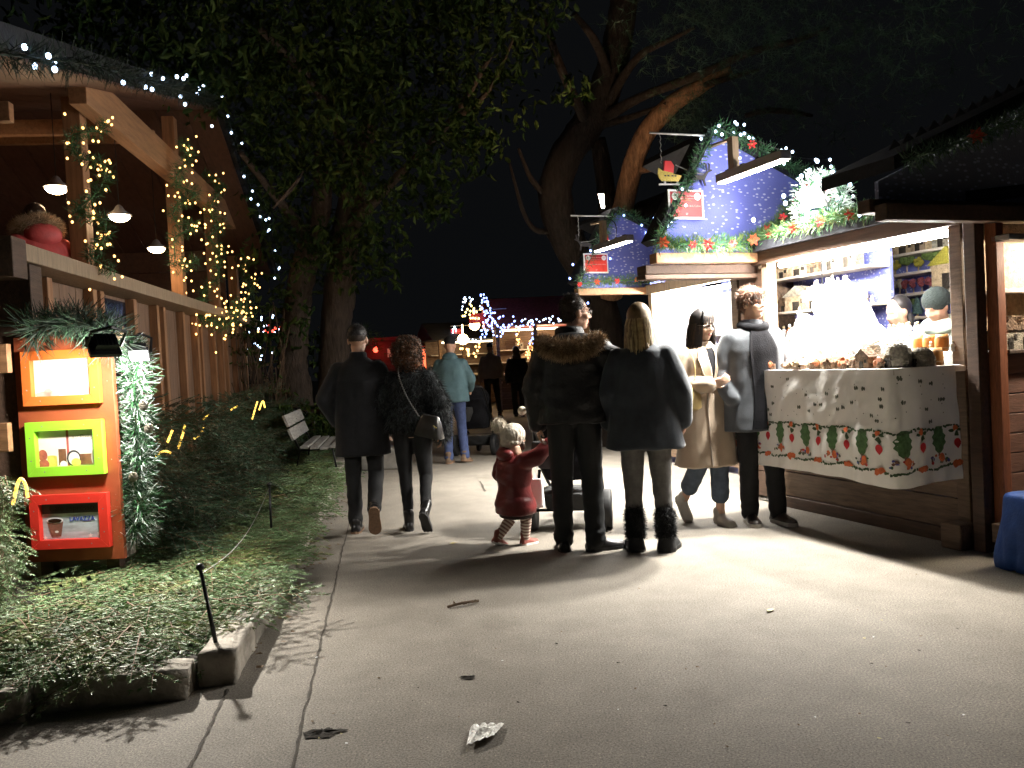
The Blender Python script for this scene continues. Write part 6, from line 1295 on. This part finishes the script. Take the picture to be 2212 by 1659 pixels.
# red glow stand near the kiosk
rs = thing("market_stall", "small stand glowing red behind the distant figures", "stall", Vector((-3.2, 36, 0)), R(8)); obj("counter", MB().box((-.9, -.5, 0), (.9, .4, 1.05)), red_dk, rs); obj("roof", MB().prism([(-1.1, -.7, 2.2), (-1.1, .6, 2.2), (-1.1, 0, 2.6)], (2.2, 0, 0)), roof_red, rs); obj("post", MB().box((-.95, -.55, 1.055), (-.85, -.45, 2.19)), red_p, rs); obj("post", MB().box((.85, -.55, 1.055), (.95, -.45, 2.19)), red_p, rs); obj("lit_panel", MB().box((-.8, .3, 1.06), (.8, .34, 2.1)), EM("red lit panel", (1, .16, .06), 1.6), rs)
for i in range(4): ob("bulb", bulb_mesh(b_warm, .06), rs, (-.8 + .5 * i, -.62, 2.12))

# 7 child
f = Fig("toddler in cream bobble hat maroon padded coat and striped tights holding up one arm", (-.02, 6.36), -52, .93 * 1.0, dict(head=(0, .03, 1.50), neck=(0, 0, 1.28), shL=(-.21, 0, 1.20), shR=(.21, 0, 1.20), elR=(.34, .16, 1.26), wrR=(.40, .34, 1.42), elL=(-.33, .0, 1.0), wrL=(-.30, .12, .86), hipL=(-.10, 0, .62), hipR=(.10, 0, .62), kneeL=(-.13, .0, .36), kneeR=(.10, .10, .36), ankL=(-.19, -.20, .11), ankR=(.06, .10, .085), ftL=(10, -20), hdR=(.2, .8, .5), pnR=(0, .3, -1), yaw=-12), skin_b)
f.hk = .80; f.k = .53
f.body(True); f.k = .53
f.coat("padded_coat", [(.46, .30, .24), (.56, .32, .25), (.66, .30, .24), (.76, .255, .20), (.83, .25, .195), (.95, .27, .215), (1.08, .28, .21), (1.18, .25, .19), (1.25, .18, .15), (1.30, .12, .11)], maroon, (.125, .115, .095), .004, .006, voxel=.009)
f.shell("hood", [((0, -.10, -.13), (.125, .075, .065)), ((-.05, -.085, -.11), (.09, .06, .05))], maroon, .009)
f.part("skirt", realize(MB().loft([(.40 * .53, .26 * .53, .20 * .53), (.46 * .53, .27 * .53, .21 * .53), (.6 * .53, .24 * .53, .2 * .53)], 20), .01, 1, None, "skirt"), M("dark lace skirt", (.04, .022, .02), .8))
tg_ = MB()
for S in 'LR':
    pth = interp([f.j('hip' + S), f.j('knee' + S), f.j('ank' + S)], 50)[0]
    for i in range(49): 
        if True: tg_.tube([pth[i], pth[i + 1]], [(.105 - .045 * i / 49) * .53, (.105 - .045 * (i + 1) / 49) * .53], 12, (i // 2) % 2, cap=False)
ob("striped_tights", tg_.mesh("striped_tights", [stripe_a, stripe_b], True), f.root)
f.shoes(M("red brown child boot", (.21, .055, .04), .6, var=.2), sole_w, .06, .30, .13, .09, 1.05, .028)
ht = f.shell("bobble_hat", [((0, -.01, .045), (.104, .122, .112)), ((0, -.03, -.02), (.100, .10, .055))], knit_w, .008, lambda c: .0035 * math.sin(math.atan2(c.y - f.j('head').y, c.x - f.j('head').x) * 46)); pm_ = f.shell("pompom", [((-.045, -.125, .135), (.064, .064, .064))], knit_w, .008); fur_on(pm_, 1500, .018, .003, [knit_w], (0, 0, 0), name="pompom_fluff")
f.shell("hair", [((.04, .06, -.06), (.05, .03, .05))], hair_br, .01)
# 8 parka man
f = Fig("man in black parka with tan fur trimmed hood and glasses looking right towards the stall", (.43, 6.12), -6, 1.83, dict(elR=(.335, -.03, 1.26), wrR=(.22, .20, 1.10), elL=(-.255, -.03, 1.13), wrL=(-.25, .06, .875), kneeL=(-.10, .02, .50), ankL=(-.105, -.02, .085), ankR=(.115, -.05, .085), kneeR=(.105, .02, .50), ftL=(6, 0), ftR=(-66, 0), yaw=-68, head=(.05, .02, 1.625)), skin_a)
f.body(); c_ = f.coat("parka", CW(.88, 1.12, 1.12, .0, .225), parka_m, (.10, .088, .066), .010, .003, collar=[(1.42, .115, .10), (1.49, .105, .09), (1.535, .09, .08)], fz=14)
hd_ = f.part("hood", realize(MB().ell((0, -.085 * f.k, 1.40 * f.k), (.20 * f.k, .09 * f.k, .10 * f.k)), .012, 2, lambda c: .01 * noise.noise(c * 12), "hood"), parka_m)
rf2 = MB(); rpts = [Vector((.20 * math.cos(a), -.09 - .075 * math.sin(a) * 1.0, 1.41 + .03 * math.cos(2 * a))) * f.k for a in np.linspace(-.12, math.pi + .12, 16)]; rf2.tube(rpts, [.030 + .024 * math.sin(math.pi * i / 15) for i in range(16)], 12); ro = f.part("fur_trim", realize(rf2, .012, 2, None, "fur_trim"), fur_tan); fur_on(ro, 9000, .048, .0035, [fur_tan, fur_tan, fur_tan2], (0, 0, -.35), name="fur_hairs")
f.trousers(M("charcoal trousers", (.016, .017, .018), .75, var=.2, bump=.2, bscale=150), (.104, .078, .066), cuff=.06); f.shoes(shoe_bk, rubber, 0, .30)
f.shell("hair", [((0, -.022, .052), (.0815, .092, .092)), ((0, -.05, -.01), (.074, .055, .055))], hair_br, .007, lambda c: .0025 * noise.noise(c * 80)); short_hair(f, [hair_br, hair_bk], 3800, .020); f.glasses()
# 9 blonde woman
f = Fig("blond woman in dark blue grey wool coat grey jeans and black furry boots", (.915, 5.97), -14, 1.73, dict(elR=(.265, -.03, 1.15), wrR=(.27, .03, .93), elL=(-.235, -.03, 1.15), wrL=(-.26, .05, .93), kneeL=(-.10, .02, .50), kneeR=(.10, .02, .5), ankL=(-.10, 0, .085), ankR=(.12, 0, .085), ftL=(12, 0), ftR=(-8, 0), yaw=-18), skin_a)
f.body(); f.coat("wool_coat", CW(.735, 1.05, 1.12, .045, .225), coat_nv, (.088, .082, .072), .009, wrist=1.0); f.trousers(jean_g, (.105, .072, .056), .9, .006); f.shoes(fur_bk, rubber, .17, .285, .125, .11, 1.15, .03)
for o_ in [c for c in f.root.children if c.name.startswith("shoe")]: fur_on(o_, 3800, .032, .004, [fur_bk, M("black fur sheen", (.03, .03, .032), .6)], (0, 0, -.3), .10)
hb = f.shell("hair", [((0, -.015, .035), (.084, .102, .108)), ((0, -.062, -.09), (.088, .05, .10)), ((0, -.075, -.19), (.098, .035, .09))], hair_bl2, .009); f.hair_strands(hb, 460, .29, [hair_bl, hair_bl, hair_bl2], front=1.0, wd=.012, flare=.018)
# 10 woman in beige coat
f = Fig("woman with black bob and glasses in long beige coat walking beside the man in grey", (1.53, 6.80), 197, 1.70, dict(elR=(.25, .0, 1.14), wrR=(.05, .23, 1.16), hdR=(-.75, .35, .28), pnR=(.2, -1, .1), elL=(-.25, -.02, 1.14), wrL=(-.2, .14, .95), kneeL=(-.08, .06, .50), ankL=(-.075, .05, .085), kneeR=(.09, .02, .50), ankR=(.115, -.20, .19), ftL=(2, 0), ftR=(4, -50), yaw=14, pitch=-6), skin_b)
f.body(); f.coat("beige_coat", CW(.49, 1.04, 1.12, .04, .215), coat_be, (.092, .084, .072), .013, wrist=.86, collar=[(1.40, .10, .09), (1.47, .085, .08)], fz=3)
cwb = CW(.49, 1.04, 1.12, .04, .215)
front_panel(f, "inner_top", black_cl, cwb, [(1.45, -.03, .03), (1.38, -.032, .032), (1.28, -.016, .016), (1.20, -.002, .002)], .012)
front_panel(f, "lapel", coat_be, cwb, [(1.46, -.085, -.03), (1.38, -.115, -.034), (1.26, -.09, -.014), (1.12, -.03, .012)], .020)
front_panel(f, "lapel", coat_be, cwb, [(1.46, .03, .085), (1.38, .034, .115), (1.26, .014, .09), (1.12, -.01, .03)], .016)
front_panel(f, "coat_edge", coat_be, cwb, [(1.12, .0, .05), (.9, .0, .06), (.7, -.005, .06), (.50, -.01, .06)], .010)
f.trousers(jean_s, (.10, .078, .074), .64); f.shoes(shoe_gy, shoe_gy, 0, .265, .09, .065)
hb = f.shell("hair", [((0, -.018, .035), (.088, .100, .110)), ((0, -.05, -.07), (.10, .06, .10)), ((-.078, .01, -.085), (.024, .045, .10)), ((.078, .01, -.085), (.024, .045, .10))], hair_bk, .008); f.hair_strands(hb, 300, .22, [hair_bk, hair_bk, hair_br], front=.72, wd=.010, bangs=46, flare=.03); f.glasses()
bb = thing("handbag", "small mustard beige shoulder bag under the arm of the woman in the beige coat", "bag", Vector((1.35, 6.60, .93)), R(200)); bm_ = MB(); bm_.loft([(0, .09, .03), (.02, .12, .045), (.12, .115, .04), (.2, .07, .02)], 20, ex=4); obj("body", bm_, bag_be, bb, smooth=True); obj("strap", MB().tube(smoothpath([Vector((-.08, 0, .18)), Vector((-.05, .06, .42)), Vector((.06, .0, .55))], 2), .009, 6, flat=.5), bag_be, bb)
# 11 man in grey coat
f = Fig("tall young man in open grey wool coat with hands in his pockets beside the tablecloth", (1.92, 6.74), 192, 1.86, dict(elL=(-.285, -.06, 1.14), wrL=(-.235, .06, .93), elR=(.26, -.05, 1.14), wrR=(.215, .06, .95), hdL=(1, .1, -.5), hdR=(-1, .1, -.5), ankL=(-.12, .05, .085), kneeL=(-.10, .05, .50), ankR=(.07, -.02, .085), kneeR=(.09, .03, .50), ftL=(6, 0), ftR=(-14, 0), yaw=24, pitch=4), skin_b)
f.body(); f.coat("grey_coat", CW(.70, 1.06, 1.10, .025, .212), coat_gy, (.088, .078, .064), .011, collar=[(1.40, .105, .095, 0, -.01), (1.48, .09, .085, 0, -.01), (1.52, .08, .075, 0, -.01)], fz=4)
front_panel(f, "black_sweater", black_cl, CW(.70, 1.06, 1.10, .025, .212), [(1.47, -.05, .05), (1.40, -.085, .085), (1.30, -.12, .10), (1.15, -.12, .09), (1.0, -.10, .085), (.85, -.07, .10), (.72, -.05, .12)], .012)
ob("scarf_collar", realize(MB().tube([Vector((.09 * math.cos(a), .015 + .085 * math.sin(a), 1.475 + .02 * math.sin(a) * -1)) * f.k for a in np.linspace(-.6, 3.75, 20)], .032 * f.k, 10), .009, 2, lambda c: .004 * noise.noise(c * 20), "scarf_collar"), f.root).data.materials.append(black_cl)
f.trousers(trous, (.098, .074, .066)); f.shoes(M("dark leather sneaker", (.03, .024, .022), .35, var=.2), shoe_gy, .02, .285, .10, .075, 1, .028)
hb = f.shell("hair", [((0, -.018, .062), (.088, .102, .092)), ((0, -.05, .0), (.078, .055, .06)), ((0, .055, .075), (.064, .05, .05))], hair_rb, .007, lambda c: .004 * noise.noise(c * 60)); f.hair_strands(hb, 120, .05, [hair_rb, hair_br], front=.9, wd=.010, bangs=60, flare=.0); short_hair(f, [hair_rb, hair_br], 3500, .024)
# 12 person on the chalet terrace
q = D(84, 520, 7.0); f = Fig("person in pink red jacket with pale fur trimmed hood leaning on the chalet rail", (q.x, q.y, 1.06), 55, 1.83, dict(elR=(.30, -.02, 1.18), wrR=(.34, .14, 1.17), elL=(-.27, .05, 1.15), head=(0, .05, 1.60)), skin_a)
f.body(); f.coat("jacket", CW(.90, 1.08, 1.1), pinkj, (.095, .085, .062), .010, .004); f.trousers(trous); f.shoes(shoe_bk, rubber); f.shell("hair", [((0, -.012, .04), (.088, .102, .105))], hair_br, .01, lambda c: .004 * noise.noise(c * 50))
f.shell("hood", [((0, -.13, -.13), (.15, .10, .10))], pinkj, .012)
rf2 = MB(); rf2.tube([f.h(.135 * math.cos(a), -.035 - .10 * math.sin(a), -.085 + .045 * math.sin(a)) for a in np.linspace(-.5, math.pi + .5, 16)], .050, 12); ro = f.part("fur_trim", realize(rf2, .012, 2, None, "fur_trim"), M("pale fur", (.50, .37, .24), .8, var=.3)); fur_on(ro, 6000, .05, .0035, [M("pale fur hair", (.52, .40, .27), .8, var=.3)], (0, 0, 0), name="fur_hairs")
# 13, 14 sellers
q = SF(.74, -.66, .12); f = Fig("seller in dark green knitted hat and pale scarf bending behind the counter", tuple(q), 118, 1.66, dict(head=(0, .12, 1.59), neck=(0, .03, 1.46), pitch=-25, elR=(.26, .10, 1.2), wrR=(.18, .3, 1.15), elL=(-.26, .1, 1.2), wrL=(-.18, .3, 1.15)), skin_a, False)
f.body(); f.coat("jumper", CW(.9), M("pale green jumper", (.42, .48, .42), .9, var=.2), (.085, .075, .06), .01); f.trousers(trous); f.shoes(shoe_bk, rubber); f.shell("knitted_hat", [((0, -.02, .055), (.098, .115, .10))], knit_dk, .01); f.shell("scarf", [((0, .0, -.15), (.14, .14, .055)), ((.03, .05, -.12), (.11, .10, .05))], scarf_m, .012, lambda c: .006 * noise.noise(c * 18))
q = SF(1.10, -.56, .12); f = Fig("seller with brown hair half hidden behind the dazzling counter lamp", tuple(q), 104, 1.60, dict(pitch=-12), skin_a, False); f.body(); f.coat("jumper", CW(.9), white_cloth, (.085, .075, .06), .01); f.trousers(trous); f.shoes(shoe_bk, rubber); f.shell("hair", [((0, -.03, .05), (.084, .092, .095)), ((0, -.06, -.06), (.08, .04, .09))], hair_bk, .012)

# ------------------------------------------------------------------ strollers, paper bag
sk = thing("stroller", "dark stroller pushed by the man in the black parka with large rear wheel", "stroller", Vector((.42, 6.86, 0)), R(-8))
def wheel(x, y, r, w_):
    t = obj("wheel", MB().lathe([(r * .80, -w_ / 2), (r * .97, -w_ / 2), (r, -w_ / 4), (r, w_ / 4), (r * .97, w_ / 2), (r * .80, w_ / 2)], 26), rubber, sk, (x, y, r), (0, R(90), 0), smooth=True)
    s_ = MB().lathe([(.02, -w_ * .5), (.025, w_ * .5)], 10)
    for i in range(6): a = i * 1.047; s_.bar((0, 0, 0), (r * .83 * math.cos(a), r * .83 * math.sin(a), 0), .012, .014)
    obj("rim", s_, metal_gr, t)
wheel(-.30, 0, .16, .06); wheel(.30, 0, .16, .075); wheel(-.10, .62, .10, .045); wheel(.12, .62, .10, .045)
fr_ = MB()
for x in (-.25, .25): fr_.tube(smoothpath([(x, -.42, 1.03), (x, -.25, .92), (x, .1, .52), (x * .6, .62, .14)], 2), .014, 8); fr_.tube([(x * 1.15, 0, .16), (x, .15, .47)], .013, 8)
fr_.tube([(-.28, 0, .16), (.28, 0, .16)], .012, 8); obj("frame", fr_, metal_bk, sk, smooth=True); obj("handle", MB().tube(smoothpath([(-.25, -.42, 1.03), (-.2, -.45, 1.05), (.2, -.45, 1.05), (.25, -.42, 1.03)], 1), .018, 8), rubber, sk, smooth=True)
seat_ = realize(MB().loft([(.40, .19, .17, 0, .12), (.5, .22, .2, 0, .1), (.7, .22, .19, 0, .06), (.86, .20, .15, 0, .0)], 22, ex=3), .015, 2, lambda c: .008 * noise.noise(c * 9), "seat"); seat_.materials.append(black_cl); ob("seat", seat_, sk)
can = realize(MB().ell((0, .10, .84), (.23, .24, .20)), .015, 1, lambda c: .006 * math.sin(c.y * 50), "canopy"); can.materials.append(black_cl); ob("canopy", can, sk)
bas = realize(MB().loft([(.16, .20, .22, 0, .18), (.30, .25, .27, 0, .16)], 20, ex=4), .015, 1, lambda c: .01 * noise.noise(c * 10), "basket"); bas.materials.append(M("dark grey mesh cloth", (.018, .019, .02), .7)); ob("basket", bas, sk)
rest = realize(MB().loft([(.52, .10, .05, -.12, -.16), (.66, .16, .07, -.12, -.16), (.74, .15, .07, -.12, -.16)], 16), .012, 2, None, "pouch"); rest.materials.append(M("grey pouch cloth", (.03, .03, .03), .8)); ob("pouch", rest, sk)
fp = ob("pompom", MB().ell((-.30, -.40, 1.0), (.035, .035, .035)).mesh("pompom", [knit_w], True), sk)
s_far = copy_tree(sk); s_far.location = (-.60, 12.75, 0); s_far.rotation_euler = (0, 0, R(-12)); s_far['label'] = "black stroller ahead of the man in the teal jacket"
pbag = thing("paper_bag", "white paper carrier bag hanging low on the stroller beside the child", "bag", Vector((.12, 6.60, .24)), R(-12)); obj("body", MB().loft([(0, .085, .035), (.01, .088, .038), (.22, .078, .020)], 16, ex=8), white_p, pbag); obj("handle", MB().tube(smoothpath([(-.04, 0, .22), (-.03, 0, .33), (.03, 0, .33), (.04, 0, .22)], 2), .004, 5), white_p, pbag)
